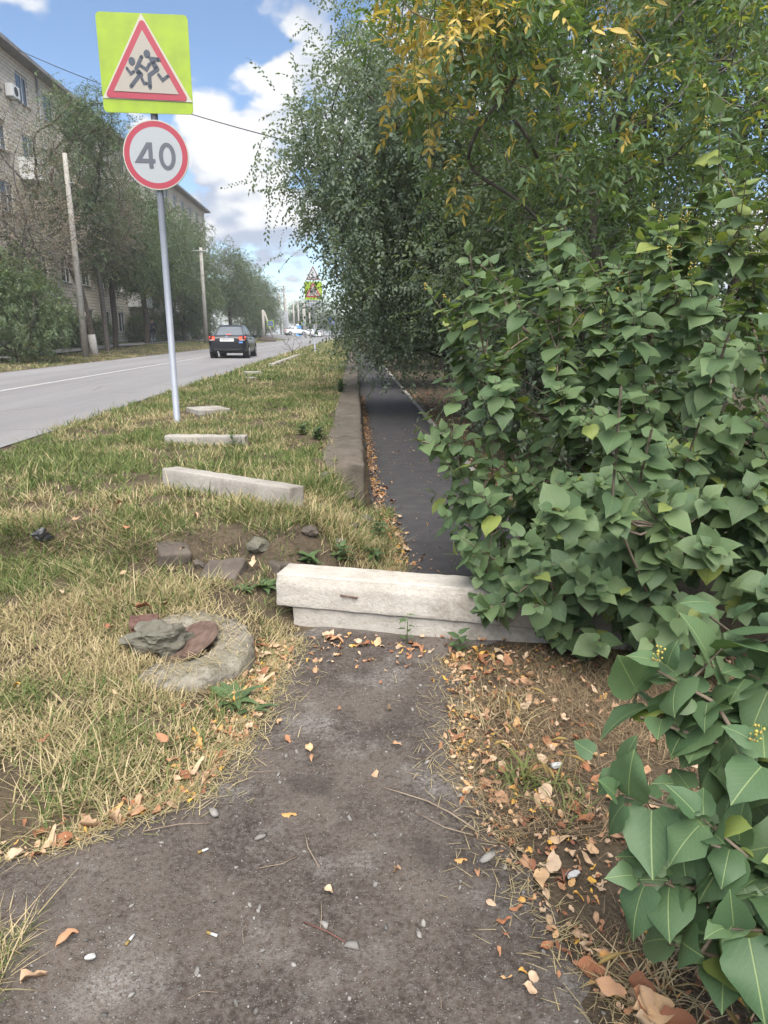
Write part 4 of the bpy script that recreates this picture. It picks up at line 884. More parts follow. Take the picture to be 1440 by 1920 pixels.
def place_sprays(variants, tipP, tipD, per, rg, spread, size=(.8, 1.2), droop=.3, tj=.35, up=1.0):
    n_ = len(tipP)*per; P = np.repeat(tipP, per, 0) + rg.normal(size=(n_, 3))*spread; D = norm(np.repeat(tipD, per, 0)*.8 + norm(rg.normal(size=(n_, 3))) + np.array([0, 0, -droop]))
    Nn = np.array([0, 0, up]) + rg.normal(size=(n_, 3))*.45; vi = rg.integers(0, len(variants), n_); parts = []
    clump = np.repeat(rg.random(len(tipP)), per)*.5
    for k, vv in enumerate(variants):
        s = vi == k
        if s.any(): parts.append(inst(vv, basis(D[s], Nn[s]), P[s], rg.uniform(*size, s.sum()), (clump[s] + rg.random(s.sum())*tj)*.8))
    return merge(parts)

DIAM = (np.array([(0, 0, 0), (-.22, .45, .05), (.22, .45, .05), (0, 1, -.12)], float), np.array([(0, 2, 1), (1, 2, 3)]), np.zeros((4, 2)))
def spray_simple(rg, nl, L, ls, pend=.5, tvar=.35, curve=.3, wid=1.0):
    V = DIAM[0]*np.array([wid, 1, 1]); T = []; Fd = []; Nn = []; S = []
    for i in range(nl):
        t = (i+.6)/nl; s = 1 if i % 2 else -1; T.append((0, t*L, -curve*L*t*t)); Fd.append((s*(.85 if i < nl-1 else .05), .55+rg.normal()*.2, -pend*t-.1+rg.normal()*.3)); Nn.append((rg.normal()*.5, rg.normal()*.5, 1.)); S.append(ls*rg.uniform(.65, 1.2))
    return inst((V, DIAM[1], DIAM[2]), basis(np.array(Fd, float), np.array(Nn, float)), np.array(T, float), np.array(S), rg.random(nl)*tvar)

def tree(name, loc, E, trunk, r0, natt, per, variants, lmat, bmat, label, cat='tree', grp=None, seed=1, spread=.25, droop=.3, step=.4, shell=.15, size=(.8, 1.2), split=.03, wash=0, wob=.05, expo=.46, crown='crown'):
    rg = np.random.default_rng(seed); root = empty(name, loc, 0, label, cat, grp)
    att = in_ell(rg, E, natt, shell); N, par, rad, tips = grow(trunk, att, r0, rg, step, expo=expo, wob=wob)
    wood(root, N, par, rad, bmat, split); ti = np.array(list(tips.values())); D = norm(N[ti]-N[par[ti]])
    if per: leaf_obj(crown, place_sprays(variants, N[ti], D, per, rg, spread, size, droop), lmat, root, False)
    if wash:
        V = [p for p in trunk if p[2] < wash+.2][:3]; tube_obj('whitewash', [trunk[0], (trunk[1][0]*wash/max(trunk[1][2], .1), trunk[1][1]*wash/max(trunk[1][2], .1), wash)], r0*1.06, M['whitewash'], root, 10)
    return root
def copy_tree(o, loc, rz, s, label, grp=None):
    c = o.copy(); link(c); c.location = loc; c.rotation_euler = (0, 0, rz); c.scale = s; c['label'] = label
    if grp: c['group'] = grp
    for ch in o.children:
        d = ch.copy(); link(d, c)
    return c
rg0 = np.random.default_rng(5)
SP_ac = [spray_simple(rg0, 13, .62, .125, .5, wid=.8) for _ in range(4)]
SP_dk = [spray_simple(rg0, 12, .55, .15, .6, wid=1.0) for _ in range(4)]
SP_elm = [spray_simple(rg0, 15, .55, .074, .8, wid=1.25) for _ in range(5)]
SP_shr = [spray_simple(rg0, 11, .42, .13, .4, wid=.85) for _ in range(4)]
TG = 'trees along the left pavement'
# left row: acacias, a withered tree, dense dark trees
zt = lambda x, y: T1(x, y)-.05
acA = tree('acacia_tree', (-12.9, 35.6, zt(-12.9, 35.6)), [(-.2, 0, 9.0, 1.9, 1.9, 2.9, 1), (-.5, .3, 6.0, 2.2, 2, 1.6, .7), (1.2, -.3, 10.2, 1.5, 1.3, 1.5, .5)], [(0, 0, -.3), (-.15, 0, 1.5), (-.45, .1, 3.2), (-.9, .1, 4.6), (-1.0, 0, 6.2)], .17, 250, 9, SP_ac, M['acacia'], M['bark'], 'acacia with leaning dark trunk behind the nearest concrete pole', grp=TG, seed=21, spread=.33, droop=.45, wash=1.0)
brn = tree('withered_tree', (-14.2, 31.5, zt(-14.2, 31.5)), [(0, 0, 7.2, 2.6, 2.4, 3.0, 1), (.6, 0, 5, 2.4, 2, 1.5, .6)], [(0, 0, -.3), (.1, 0, 1.8), (-.1, .1, 3.6), (.2, 0, 5.5)], .12, 360, 7, [spray_simple(rg0, 9, .5, .08, .4) for _ in range(3)], M['brown_leaf'], M['bark_grey'], 'half bare withered brownish tree at the left edge', grp=TG, seed=22, spread=.3, droop=.1)
acB = tree('acacia_tree', (-14.2, 42.5, zt(-14.2, 42.5)), [(0, 0, 7.9, 2.5, 2.5, 2.9, 1), (.4, .5, 5.4, 2.3, 2.1, 1.6, .8)], [(0, 0, -.3), (.1, .1, 1.6), (.1, 0, 3.4), (.3, 0, 5.6)], .17, 260, 12, SP_ac, M['acacia'], M['bark'], 'acacia rising just left of the near sign post', grp=TG, seed=23, spread=.36, droop=.45)
dkA = tree('roadside_tree', (-14.8, 51, zt(-14.8, 51)), [(0, 0, 7.2, 2.6, 2.6, 3.4, 1), (0, 0, 5.0, 2.6, 2.5, 1.7, .7)], [(0, 0, -.3), (.1, .1, 1.6), (0, 0, 3.4), (.1, 0, 6.5)], .19, 280, 11, SP_dk, M['dark_leaf'], M['bark'], 'dense dark tree right of the near sign post, nearest of its row', grp=TG, seed=24, spread=.4, droop=.6)
dkB = tree('roadside_tree', (-15.2, 64, zt(-15.2, 64)), [(0, 0, 6.6, 2.8, 2.8, 4.6, 1), (.2, 0, 3.4, 3.0, 2.8, 2.4, .7)], [(0, 0, -.3), (-.1, .1, 1.6), (.1, 0, 3.4), (.1, 0, 6.5)], .19, 280, 11, SP_dk, M['dark_leaf'], M['bark'], 'dense dark tree left of the pole behind the black car', grp=TG, seed=25, spread=.42, droop=.6)
lst = [(acB, (-14.6, 57.5), 1.2, (.95, .95, 1.0), 'acacia between the near sign post and the second pole'), (dkB, (-16.2, 74), 2.1, (1, 1, 1.05), 'dark tree directly behind the second concrete pole'), (dkA, (-14.9, 86), .7, (1.15, 1.15, 1.02), 'dark tree to the right above the black car roof'),
       (dkB, (-14.8, 98), 4.0, (1.1, 1.1, .98), 'dark tree behind the short propped pole'), (dkA, (-14.9, 112), 3.3, (1.2, 1.2, .92), 'dark tree right of the short propped pole'), (dkB, (-16.0, 128), 5.2, (1.1, 1.1, .8), 'lower dark tree ending the row left of the far poles'),
       (dkA, (-13.0, 178), 1.0, (1.5, 1.5, .85), 'far tree behind the blue booth'), (dkB, (-10.2, 196), 2.6, (1.7, 1.7, .95), 'far tree behind the distant sign plate'), (acB, (-7.6, 235), 0, (1.9, 1.9, .8), 'far tree left of the road end'), (dkB, (-5.6, 300), 0, (2.2, 2.2, .8), 'most distant tree closing the road end'), (dkA, (3.0, 240), 0, (2.0, 2.0, .9), 'far tree on the right side of the road end')]
lst += [(brn, (-13.3, 38.6), 2.2, (1.1, 1.1, 1.12), 'second half bare tree just right of the nearest concrete pole')]
for o, (x, y), rz, s, lab in lst: copy_tree(o, (x, y, zt(x, y)), rz, s, lab)
# shrubs along the far pavement
shA = tree('roadside_shrub', (-12.9, 27.6, zt(-12.9, 27.6)), [(0, 0, 1.7, 1.9, 1.8, 1.8, 1), (-.4, 0, 3.0, 1.3, 1.3, 1.2, .4)], [(0, 0, -.2), (0, 0, .3), (.1, .1, .8)], .10, 230, 7, SP_shr, M['dark_leaf'], M['bark'], 'big dark leafy shrub at the left picture edge by the road', 'shrub', 'shrubs along the far pavement', 26, .28, .3, shell=.3)
for (x, y), rz, s, lab in (((-14.9, 32.5), 2, (1.1, 1.1, 1.2), 'shrub behind the big roadside shrub, against the brick wall'), ((-17.0, 42), 4, (.9, .9, .55), 'low shrub right of the nearest concrete pole'), ((-17.6, 49.5), 1, (.7, .7, .5), 'low shrub left of the cyclist'), ((-17.2, 58), 3, (1, 1, .65), 'low shrub beyond the cyclist'), ((-17.0, 68), 5, (1.1, 1.1, .7), 'low shrub left of the black car'), ((-17.3, 80), 0.5, (1.1, 1.1, .8), 'low shrub behind the black car'), ((-14.6, 106), 2.2, (1.1, 1.1, .7), 'shrub behind the first crossing sign')):
    copy_tree(shA, (x, y, zt(x, y)), rz, s, lab)

# right side: weeping elms over the path, ash with yellow leaves, background thicket
RG = 'trees right of the path'
E1 = (2.3, 13.5)
elA = tree('elm_tree', (E1[0], E1[1], 0), [(-1.1, -.5, 4.6, 2.3, 2.6, 2.7, 1.2), (-.2, .5, 6.2, 2.4, 2.6, 2.2, .6), (-1.2, .8, 2.4, 1.5, 2.0, 1.4, .8), (-2.0, 0, 4.6, 1.6, 1.5, 1.3, .8), (.8, -1, 3.2, 1.8, 2.0, 2.4, .7)], [(0, 0, -.3), (-.05, 0, 1.0), (-.2, .1, 2.2), (-.3, 0, 3.6)], .13, 600, 13, SP_elm, M['elm'], M['bark'], 'weeping elm leaning over the dark path', grp=RG, seed=31, spread=.26, droop=.75, shell=.2)
for (x, y), rz, s, lab in (((2.9, 21.5), .5, (1.0, 1, .95), 'elm farther along the path behind the weeping one'), ((3.9, 31), -.4, (1.1, 1.1, 1.0), 'third elm along the path with branches near the far sign'), ((4.6, 44), .3, (1.2, 1.2, 1.0), 'fourth elm along the right side of the path'), ((4.8, 60), -.2, (1.3, 1.3, 1.0), 'fifth elm along the right side, farthest one')):
    copy_tree(elA, (x, y, T1(x, y)-.05), rz, s, lab)
tree('thicket_tree', (5.6, 10.5, 0), [(0, 0, 3.8, 3.0, 2.6, 3.6, 1), (-1.8, -.6, 1.8, 2.0, 1.6, 1.8, .5), (.3, 0, 7, 2.2, 2.2, 1.8, .5)], [(0, 0, -.3), (0, 0, 1.2), (.1, 0, 2.6), (0, 0, 4.5)], .15, 460, 10, [spray_simple(rg0, 13, .5, .085, .6) for _ in range(4)], M['dark_leaf'], M['bark'], 'dark thicket tree filling the right background', grp=RG, seed=33, spread=.3, droop=.5, shell=.2)
tree('thicket_tree', (3.6, 11.0, 0), [(0, 0, 5.0, 2.4, 2.2, 3.0, 1), (-.6, -.6, 2.6, 1.8, 1.4, 1.8, .6)], [(0, 0, -.3), (0, 0, 1.2), (.1, 0, 2.6), (0, 0, 4.5)], .12, 360, 10, [spray_simple(rg0, 13, .5, .085, .6) for _ in range(4)], M['dark_leaf'], M['bark'], 'thicket tree between the ash and the weeping elm', grp=RG, seed=35, spread=.3, droop=.5, shell=.2)
tree('thicket_shrub', (2.9, 8.6, 0), [(0, 0, 1.4, 1.3, 1.9, 1.5, 1), (-.3, 1.6, 1.1, 1.0, 1.6, 1.2, .6)], [(0, 0, -.2), (0, 0, .3), (0, .1, .8)], .07, 240, 7, SP_elm, M['elm'], M['bark'], 'low dark elm growth right of the path kerb, behind the lilac', 'shrub', None, 34, .22, .4, shell=.25)

def pick_visible(C, S, V, F, k, extra=None):
    bvh = BVHTree.FromPolygons([tuple(v) for v in V], [tuple(f) for f in F]); inv = cam.rotation_euler.to_matrix().transposed(); res = []
    for i, (c, s) in enumerate(zip(C, S)):
        c = Vector(c); d = c-CAM; q = inv @ d
        if q.z > -.1: continue
        u, v = q.x/-q.z*1287, q.y/-q.z*1287
        if abs(u) > 720 or abs(v) > 960: continue
        L = d.length; h = bvh.ray_cast(CAM, d.normalized(), L-.012-.25*s)
        if h[0] is None: res.append((-s/L, i))
    res.sort(); return [i for _, i in res[:k]]
def leaf_parts(name, rest_name, root, loc, variants, Mx, T, S, vi, tint, mat, k, levels=7, C=None):
    """the leaves that show largest become objects, the rest one stuff part"""
    loc = np.array(loc, float); off = np.einsum('nij,j->ni', Mx, np.array([0, .5, -.05]))*S[:, None]
    parts = []
    for q, vv in enumerate(variants):
        s = vi == q
        if s.any(): parts.append(inst(vv, Mx[s], T[s], S[s], tint[s]))
    V, F, U, Tn = merge(parts)
    vis = pick_visible(T+loc+off, S, V+loc, F, k); keep = np.ones(len(T), bool); keep[vis] = False; cache = {}
    for i in vis:
        key = (int(vi[i]), int(round(tint[i]*(levels-1))))
        if key not in cache:
            v_ = variants[key[0]]; bt = v_[3] if len(v_) > 3 else np.zeros(len(v_[0])); cache[key] = np_mesh(name, v_[0], v_[1], mat, v_[2], {'tint': np.clip(bt*.3+key[1]/(levels-1), 0, 1)}, True)
        o = mobj(name, cache[key], root); m4 = Matrix.Translation(T[i]) @ Matrix((Mx[i]*S[i]).tolist()).to_4x4(); o.matrix_local = m4
    parts = []
    for q, vv in enumerate(variants):
        s = (vi == q) & keep
        if s.any(): parts.append(inst(vv, Mx[s], T[s], S[s], tint[s]))
    if parts:
        o = leaf_obj(rest_name, merge(parts), mat, root); o['kind'] = 'stuff'
    return vis

# ash tree over the lilac: compound leaves, yellow sprays, bunches of keys
AL = np.array([3.0, 7.6, 0.0]); rg = np.random.default_rng(41)
ash = empty('ash_tree', AL, 0, 'ash tree with yellowing compound leaves above the lilac bush', 'tree', RG)
EA = [(-.9, -.6, 4.0, 1.9, 1.5, 1.6, 1.0), (.4, -.5, 3.6, 2.2, 1.6, 1.9, 1.0), (-.2, .2, 5.3, 2.4, 1.8, 1.4, .6), (.5, -.3, 2.4, 2.0, 1.2, 1.0, .6), (-2.1, -1.3, 4.1, .8, .8, .75, .45)]
att = in_ell(rg, EA, 420, .1); N, par, rad, tips = grow([(0, 0, -.3), (-.15, 0, 1.0), (-.45, -.1, 2.2), (-.7, -.2, 3.3)], att, .05, rg, .3, rmin=.003)
wood(ash, N, par, rad, M['bark_grey'], .02)
VA = [compound(rg, p, L, l, d_) for p, L, l, d_ in ((3, .24, .10, .2), (3, .22, .095, .6), (2, .18, .095, .3), (4, .28, .095, .4), (3, .26, .085, .9), (2, .15, .10, .1), (3, .20, .11, .5), (4, .25, .08, .7))]
ti = np.array(list(tips.values())); TP = np.repeat(N[ti], 9, 0)+rg.normal(size=(len(ti)*9, 3))*.08; TD = norm(np.repeat(norm(N[ti]-N[par[ti]]), 9, 0)*.5 + norm(rg.normal(size=(len(ti)*9, 3))) + np.array([0, 0, -.25]))
Nn = np.array([0, 0, 1.]) + rg.normal(size=TP.shape)*.4; Mx = basis(TD, Nn); S = rg.uniform(.75, 1.15, len(TP)); vi = rg.integers(0, len(VA), len(TP))
W_ = TP+AL   # yellow where the photograph's crown has turned: outer left top, and a tuft at the top
yel = (np.exp(-(((W_-np.array([.70, 6.2, 4.1]))/np.array([.62, 1.3, .75]))**2).sum(1)) + 1.1*np.exp(-(((W_-np.array([2.25, 6.2, 4.1]))/np.array([.30, 1.0, .40]))**2).sum(1)) + .8*np.exp(-(((W_-np.array([.45, 6.2, 3.25]))/np.array([.25, 1.0, .25]))**2).sum(1)) + .0) > rg.random(len(TP))*1.6
tint = rg.random(len(TP))*.75 + .1; lime = rg.random(len(TP)) < .02; tint[lime] = .93
for mk, mm, kk, nm in ((~yel, M['ash'], 190, 'foliage'), (yel, M['ash_yellow'], 110, 'yellow_foliage')): leaf_parts('compound_leaf', nm, ash, AL, VA, Mx[mk], TP[mk], S[mk], vi[mk], tint[mk] if mm is M['ash'] else tint[mk]*.9, mm, kk, C=None)
key = spray_simple(rg, 26, .13, .035, 1.5, curve=.9, wid=.55)
cand = [i for i in range(len(TP)) if yel[i]]; rg.shuffle(cand)
km = np_mesh('key_bunch', key[0], key[1], M['keys'], key[2], {'tint': key[3]})
for i in cand[:46]:
    o = mobj('key_bunch', km, ash, TP[i]); o.rotation_euler = (rg.uniform(-.9, -.2), 0, rg.uniform(0, 6.28)); o.scale = [rg.uniform(.9, 1.5)]*3

# ------------------------------------------------------------------ lilacs
def lilac_variants(rg, n_, rows, cols):
    return [(*leafgrid([(y, w_*rg.uniform(.92, 1.08)) for y, w_ in rows], rg.uniform(.02, .38), rg.uniform(.10, .45), cols, rg.uniform(0, 1.6), rg.uniform(0, .45)),) for _ in range(n_)]
def shoots_to_leaves(rg, shoots, ls, pairs=(3, 5)):
    """shoots: list of (base, dir, length); leaves in decussate pairs, largest in the middle"""
    T = []; Fd = []; Nn = []; S = []
    for b, d, L in shoots:
        d = d/np.linalg.norm(d); ref = np.array([0, 0, 1.]) if abs(d[2]) < .9 else np.array([1., 0, 0]); u = np.cross(d, ref); u /= np.linalg.norm(u); w_ = np.cross(d, u); n_ = rg.integers(pairs[0], pairs[1]+1); ph = rg.random()*PI
        for i in range(n_):
            t = (i+.5)/n_; p = b + d*L*t; a = ph + i*PI/2 + rg.normal()*.25
            for s in (0, PI):
                if rg.random() < .06: continue
                r = u*math.cos(a+s) + w_*math.sin(a+s); dn = rg.uniform(.15, .75)*(1.1-.6*t)
                f = r*1.0 + d*(.15+.5*t) + np.array([0, 0, -dn]); T.append(p + r*.012 + np.array([0, 0, -.004])); Fd.append(f); Nn.append(d*.6 + np.array([0, 0, .9]) - np.array([0, .25, 0]) + rg.normal(size=3)*.28); S.append(ls*rg.uniform(.58, 1.25)*(1.0-.35*abs(t-.45)-(.25 if t > .85 else 0)))
        if rg.random() < .8: T.append(b+d*L); Fd.append(d + rg.normal(size=3)*.3); Nn.append(np.array([0, -.3, 1.]) + rg.normal(size=3)*.3); S.append(ls*rg.uniform(.4, .65))
    T = np.array(T); return basis(np.array(Fd), np.array(Nn)), T, np.array(S)
LB = np.array([1.75, 3.95, 0.0]); rg = np.random.default_rng(52)
lil = empty('lilac_bush', LB, 0, 'large lilac bush with heart-shaped leaves spreading over the white beam', 'bush', 'lilac bushes')
EL = [(1.10, 4.05, 1.15, .68, .85, 1.0, 1.0), (1.75, 3.75, 1.10, .85, .85, 1.0, 1.2), (1.50, 3.05, .58, .55, .42, .50, .8), (1.15, 3.12, .42, .38, .28, .32, .4), (2.25, 3.5, 1.6, .85, .9, 1.2, 1.2), (2.1, 5.0, 1.35, 1.2, .8, 1.0, .6), (2.3, 2.9, .75, .6, .5, .7, .5), (.95, 3.55, .55, .40, .4, .42, .45)]
EL = [(a-LB[0], b-LB[1], c, *r) for a, b, c, *r in EL]
att = in_ell(rg, EL, 760, .38); att[:, 2] = np.maximum(att[:, 2], .12)
N, par, rad, tips = grow([(0, 0, -.1), (0, 0, .08), (.05, -.05, .22)], att, .045, rg, .22, rmin=.0028, wob=.16, updown=.5)
ti = np.array(list(tips.values())); cen = np.array([0, 0, .7]); sh_ = []
for i in ti:
    o_ = N[i]-cen; d = norm(N[i]-N[par[i]])*.35 + norm(o_*np.array([1, 1, .6]))*.75 + np.array([0, 0, .45]) + rg.normal(size=3)*.25; sh_.append((N[i]-norm(d)*.08, norm(d), rg.uniform(.16, .30)))
man = [((1.30, 2.78, .45), (.98, 2.52, .95), .05), ((.98, 2.52, .95), (.95, 2.45, 1.42), .5), ((1.05, 2.6, .85), (.72, 2.42, .98), .26), ((.95, 3.3, .3), (.62, 3.2, .26), .18), ((1.0, 3.2, .5), (.75, 3.0, .42), .3), ((.72, 3.9, 1.5), (.60, 3.75, 2.0), .45), ((.6, 3.9, .95), (.36, 3.85, 1.02), .25), ((1.15, 2.75, .8), (1.12, 2.55, 1.25), .45), ((1.5, 2.7, .7), (1.35, 2.45, .82), .3), ((1.45, 2.9, 1.1), (1.4, 2.6, 1.6), .45)]
xN, xp, xr = list(N), list(par), list(rad)
for a, b, L in man:
    a = np.array(a)-LB; b = np.array(b)-LB; j = int(np.argmin(np.linalg.norm(N-a, axis=1))); 
    prev = j
    for p in (a*.5+N[j]*.5+np.array([0, 0, -.03]), a, (a+b)/2, b): xN.append(p); xp.append(prev); prev = len(xN)-1; xr.append(.0055)
    d = b-a; sh_.append((b-norm(d)*L*.95, norm(d), L)); sh_.append((b-norm(d)*L*.6, norm(d), L*.62))
for (b, d, L) in list(sh_):
    j = int(np.argmin(np.linalg.norm(np.array(xN[:len(N)])-b, axis=1))); xN.append(b); xp.append(j); xr.append(.0028); xN.append(b+d*L); xp.append(len(xN)-2); xr.append(.002)
wood(lil, np.array(xN), np.array(xp), np.array(xr), M['twig'], .012, 5, ('stems', 'twigs'))
VL = lilac_variants(rg, 12, LIL_LO, 1)
Mx, T, S = shoots_to_leaves(rg, sh_, .112, (4, 5)); tint = rg.random(len(T))*.8; ylw = rg.random(len(T)) < .035; tint[ylw] = .95
zb = np.exp(-(((T+LB-np.array([2.05, 3.6, 2.2]))/np.array([.35, .6, .25]))**2).sum(1)) > rg.random(len(T)); tint[zb] = .93
vi = rg.integers(0, len(VL), len(T)); nl_ = len(T); leaf_parts('leaf', 'foliage', lil, LB, VL, Mx, T, S, vi, tint, M['lilac'], 300)
def bud_mesh(rg, n_=14, L=.06, r=.005):
    parts = []; ico = (np.array([(1, 0, 0), (-1, 0, 0), (0, 1, 0), (0, -1, 0), (0, 0, 1.4), (0, 0, -1.4)], float), np.array([(0, 2, 4), (2, 1, 4), (1, 3, 4), (3, 0, 4), (2, 0, 5), (1, 2, 5), (3, 1, 5), (0, 3, 5)]), np.zeros((6, 2)))
    T = np.array([(rg.normal()*.007, rg.normal()*.007, L*i/n_) for i in range(n_)]); return inst(ico, np.repeat(np.eye(3)[None], n_, 0), T, rg.uniform(.6, 1.1, n_)*r, rg.random(n_))
bms = []
for _ in range(3): pk = bud_mesh(rg); bms.append(np_mesh('bud_cluster', pk[0], pk[1], M['bud'], pk[2], {'tint': pk[3]}, True))
top = sorted(range(len(sh_)), key=lambda i: -sh_[i][0][2])[:150]; rnd.shuffle(top)
for i in top[:36]: b, d, L = sh_[i]; o = mobj('bud_cluster', bms[i % 3], lil, b+d*(L+.01)); o.rotation_euler = Vector(d).to_track_quat('Z', 'Y').to_euler()

NB = np.array([1.15, 1.05, 0.02]); rg = np.random.default_rng(63)
nb = empty('lilac_bush', NB, 0, 'nearest lilac branches with very large leaves at the lower right', 'bush', 'lilac bushes')
stems = [[(1.15, 1.05, 0), (1.08, 1.12, .4), (.95, 1.25, .75), (.88, 1.32, 1.02)], [(1.15, 1.05, 0), (1.02, 1.1, .35), (.80, 1.18, .58), (.52, 1.24, .70)], [(1.12, 1.0, 0), (1.0, 1.0, .3), (.82, 1.08, .44), (.62, 1.14, .52)], [(1.15, 1.05, 0), (.98, 1.2, .5), (.78, 1.32, .82), (.66, 1.36, .88)], [(1.15, 1.0, 0), (1.05, .95, .25), (.9, .96, .4), (.74, .98, .42)],
         [(1.15, 1.05, 0), (1.1, 1.15, .5), (1.02, 1.28, .95)], [(1.15, 1.05, 0), (.97, 1.12, .5), (.78, 1.15, .78)], [(1.12, 1.0, 0), (1.0, .98, .25), (.86, .95, .22), (.76, .93, .30)],
         [(1.15, 1.05, 0), (1.1, 1.2, .5), (.98, 1.36, .85), (.80, 1.42, .98)], [(1.15, 1.05, 0), (1.05, 1.2, .5), (.95, 1.3, .68), (.74, 1.38, .74)], [(1.15, 1.05, 0), (1.05, 1.15, .4), (.9, 1.25, .55), (.70, 1.3, .60)], [(1.15, 1.05, 0), (1.02, 1.05, .4), (.86, 1.08, .58), (.66, 1.12, .64)],
         [(1.15, 1.05, 0), (1.05, 1.1, .55), (.93, 1.14, .86)], [(1.15, 1.05, 0), (.98, 1.25, .6), (.8, 1.32, .72), (.63, 1.35, .77)], [(1.15, 1.05, 0), (.9, 1.1, .45), (.70, 1.14, .50), (.57, 1.16, .50)], [(1.15, 1.05, 0), (.95, 1.05, .3), (.75, 1.08, .38), (.62, 1.1, .41)], [(1.15, 1.05, 0), (1.0, 1.0, .4), (.85, 1.02, .50), (.72, 1.03, .52)], [(1.15, 1.05, 0), (1.05, 1.02, .35), (.93, 1.0, .52), (.80, 1.0, .56)], [(1.15, 1.05, 0), (1.08, 1.2, .6), (1.0, 1.3, .8), (.9, 1.28, .88)]]
sh2 = []; bm = bmesh.new()
for s in stems:
    P = [np.array(p)-NB for p in s]; add_tube(bm, [tuple(p) for p in P], [.010, .008, .005, .003][:len(P)], 6)
    a, b = P[-2], P[-1]; d = b-a; L = np.linalg.norm(d); d = d/L; sh2.append((b-d*min(L, .22), d+np.array([0, 0, .15]), min(L, .26)+.01))
    m = P[-2]; sh2.append((m - norm(P[-2]-P[-3])*.1, norm(P[-2]-P[-3]) + np.array([-.25, .1, 0]), .16))
    q = (P[-1]+P[-2])/2; sd_ = norm(np.array([rg.normal()*.5-.3, rg.normal()*.6, .35])); add_tube(bm, [tuple(q), tuple(q+sd_*.12)], [.004, .002], 5); sh2.append((q+sd_*.03, sd_, .11))
bm_obj('stems', bm, M['twig'], nb, True)
VN = lilac_variants(rg, 8, LIL, 2); Mx, T, S = shoots_to_leaves(rg, sh2, .114, (2, 4)); tint = rg.random(len(T))*.75; tint[rg.random(len(T)) < .03] = .95
leaf_parts('leaf', 'foliage', nb, NB, VN, Mx, T, S, rg.integers(0, 8, len(T)), tint, M['lilac_near'], 280)
for i in range(0, len(sh2), 9): b, d, L = sh2[i]; o = mobj('bud_cluster', bms[i % 3], nb, b+norm(d)*(L+.0)); o.rotation_euler = (.2, .1, 0); o.scale = (.8, .8, .7)

# ------------------------------------------------------------------ grass and straw (nobody could count them)
BEAMS = [((-1.5, 5.50), (-.42, 4.72), .10), ((-2.05, 7.5), (-1.18, 7.42), .08), ((-2.42, 10.35), (-2.0, 10.6), .28), ((-3.05, 19.6), (-2.65, 19.75), .25), ((-.45, 3.76), (1.5, 3.24), .14), ((-.95, 4.05), (-.7, 4.0), .12)]
def free(x, y, margin=0.0):
    ok = np.ones_like(x, bool)
    for a, b, r in BEAMS:
        a = np.array(a); b = np.array(b); d = b-a; t = np.clip(((x-a[0])*d[0]+(y-a[1])*d[1])/(d@d), 0, 1); ok &= np.hypot(x-a[0]-t*d[0], y-a[1]-t*d[1]) > r+margin
    rr = np.hypot(x-RC.x, y-RC.y); ok &= ~((rr < .335) & (np.arctan2(y-RC.y, x-RC.x) > -1.95) & (np.arctan2(y-RC.y, x-RC.x) < 2.25)) & ~(rr < .14)
    ok &= ~((x > -.17) & (x < .10) & (y > 6.05)); return ok
def on_path(x, y):
    near = (y < 3.6) & (x > path_left(np.maximum(y, 1.2))) & (x < path_right(y)) & ~((x < -.86) & (y < 1.62))
    far_ = (y >= 3.6) & (x > path_left(y)+.02) & (x < 1.36); return near | far_
def blades(n_, x, y, h, wd, tint, lean, rg, flat=0.0, z=None, bend=.5):
    n_ = len(x); a = rg.random(n_)*2*PI; L = lean*np.abs(rg.normal(size=n_)) + flat; dx, dy = np.cos(a), np.sin(a); bz = np.maximum(terr(x, y), np.where((x > -.32) & (x < .1) & (y > 6.1), zroad(y)+.012, -9))-.006 if z is None else z
    up = 1/np.sqrt(1+L*L); hx = L*up; sx, sy = -dy*wd/2, dx*wd/2; tw = rg.normal(size=n_)*.4; sx = sx*np.cos(tw)+dx*wd/2*np.sin(tw); sy = sy*np.cos(tw)+dy*wd/2*np.sin(tw)
    def P(t, k, s): 
        r = hx*h*t + bend*h*t*t*.5; return np.stack([x+dx*r+sx*k*s, y+dy*r+sy*k*s, bz + h*t*up*(1-.45*bend*t) + .004], -1)
    V = np.stack([P(0, 1, 1), P(0, 1, -1), P(.5, .85, 1), P(.5, .85, -1), P(1, 0, 0)], 1); F = np.array([(0, 1, 3), (0, 3, 2), (2, 3, 4)])[None] + (np.arange(n_)*5)[:, None, None]
    return V.reshape(-1, 3), F.reshape(-1, 3), np.zeros((n_*5, 2)), np.repeat(np.clip(tint, 0, 1), 5)
def dryness(x, y):
    d = .18 - .05*sstep(4.2, 6.5, y) + 1.5*(fbm(x, y, .8, 61, 3)-.42) + .9*(fbm(x, y, .25, 65, 2)-.5) + .16*np.exp(-((y-3.0)/1.0)**2) + .25*np.exp(-(((x+1.5)/.5)**2+((y-3.15)/.4)**2)) + .30*(x > .3)*(y < 3.6) - .22*np.exp(-((y-6.4)/1.6)**2)
    return np.clip(d, 0, 1)
rg = np.random.default_rng(71); gp = []
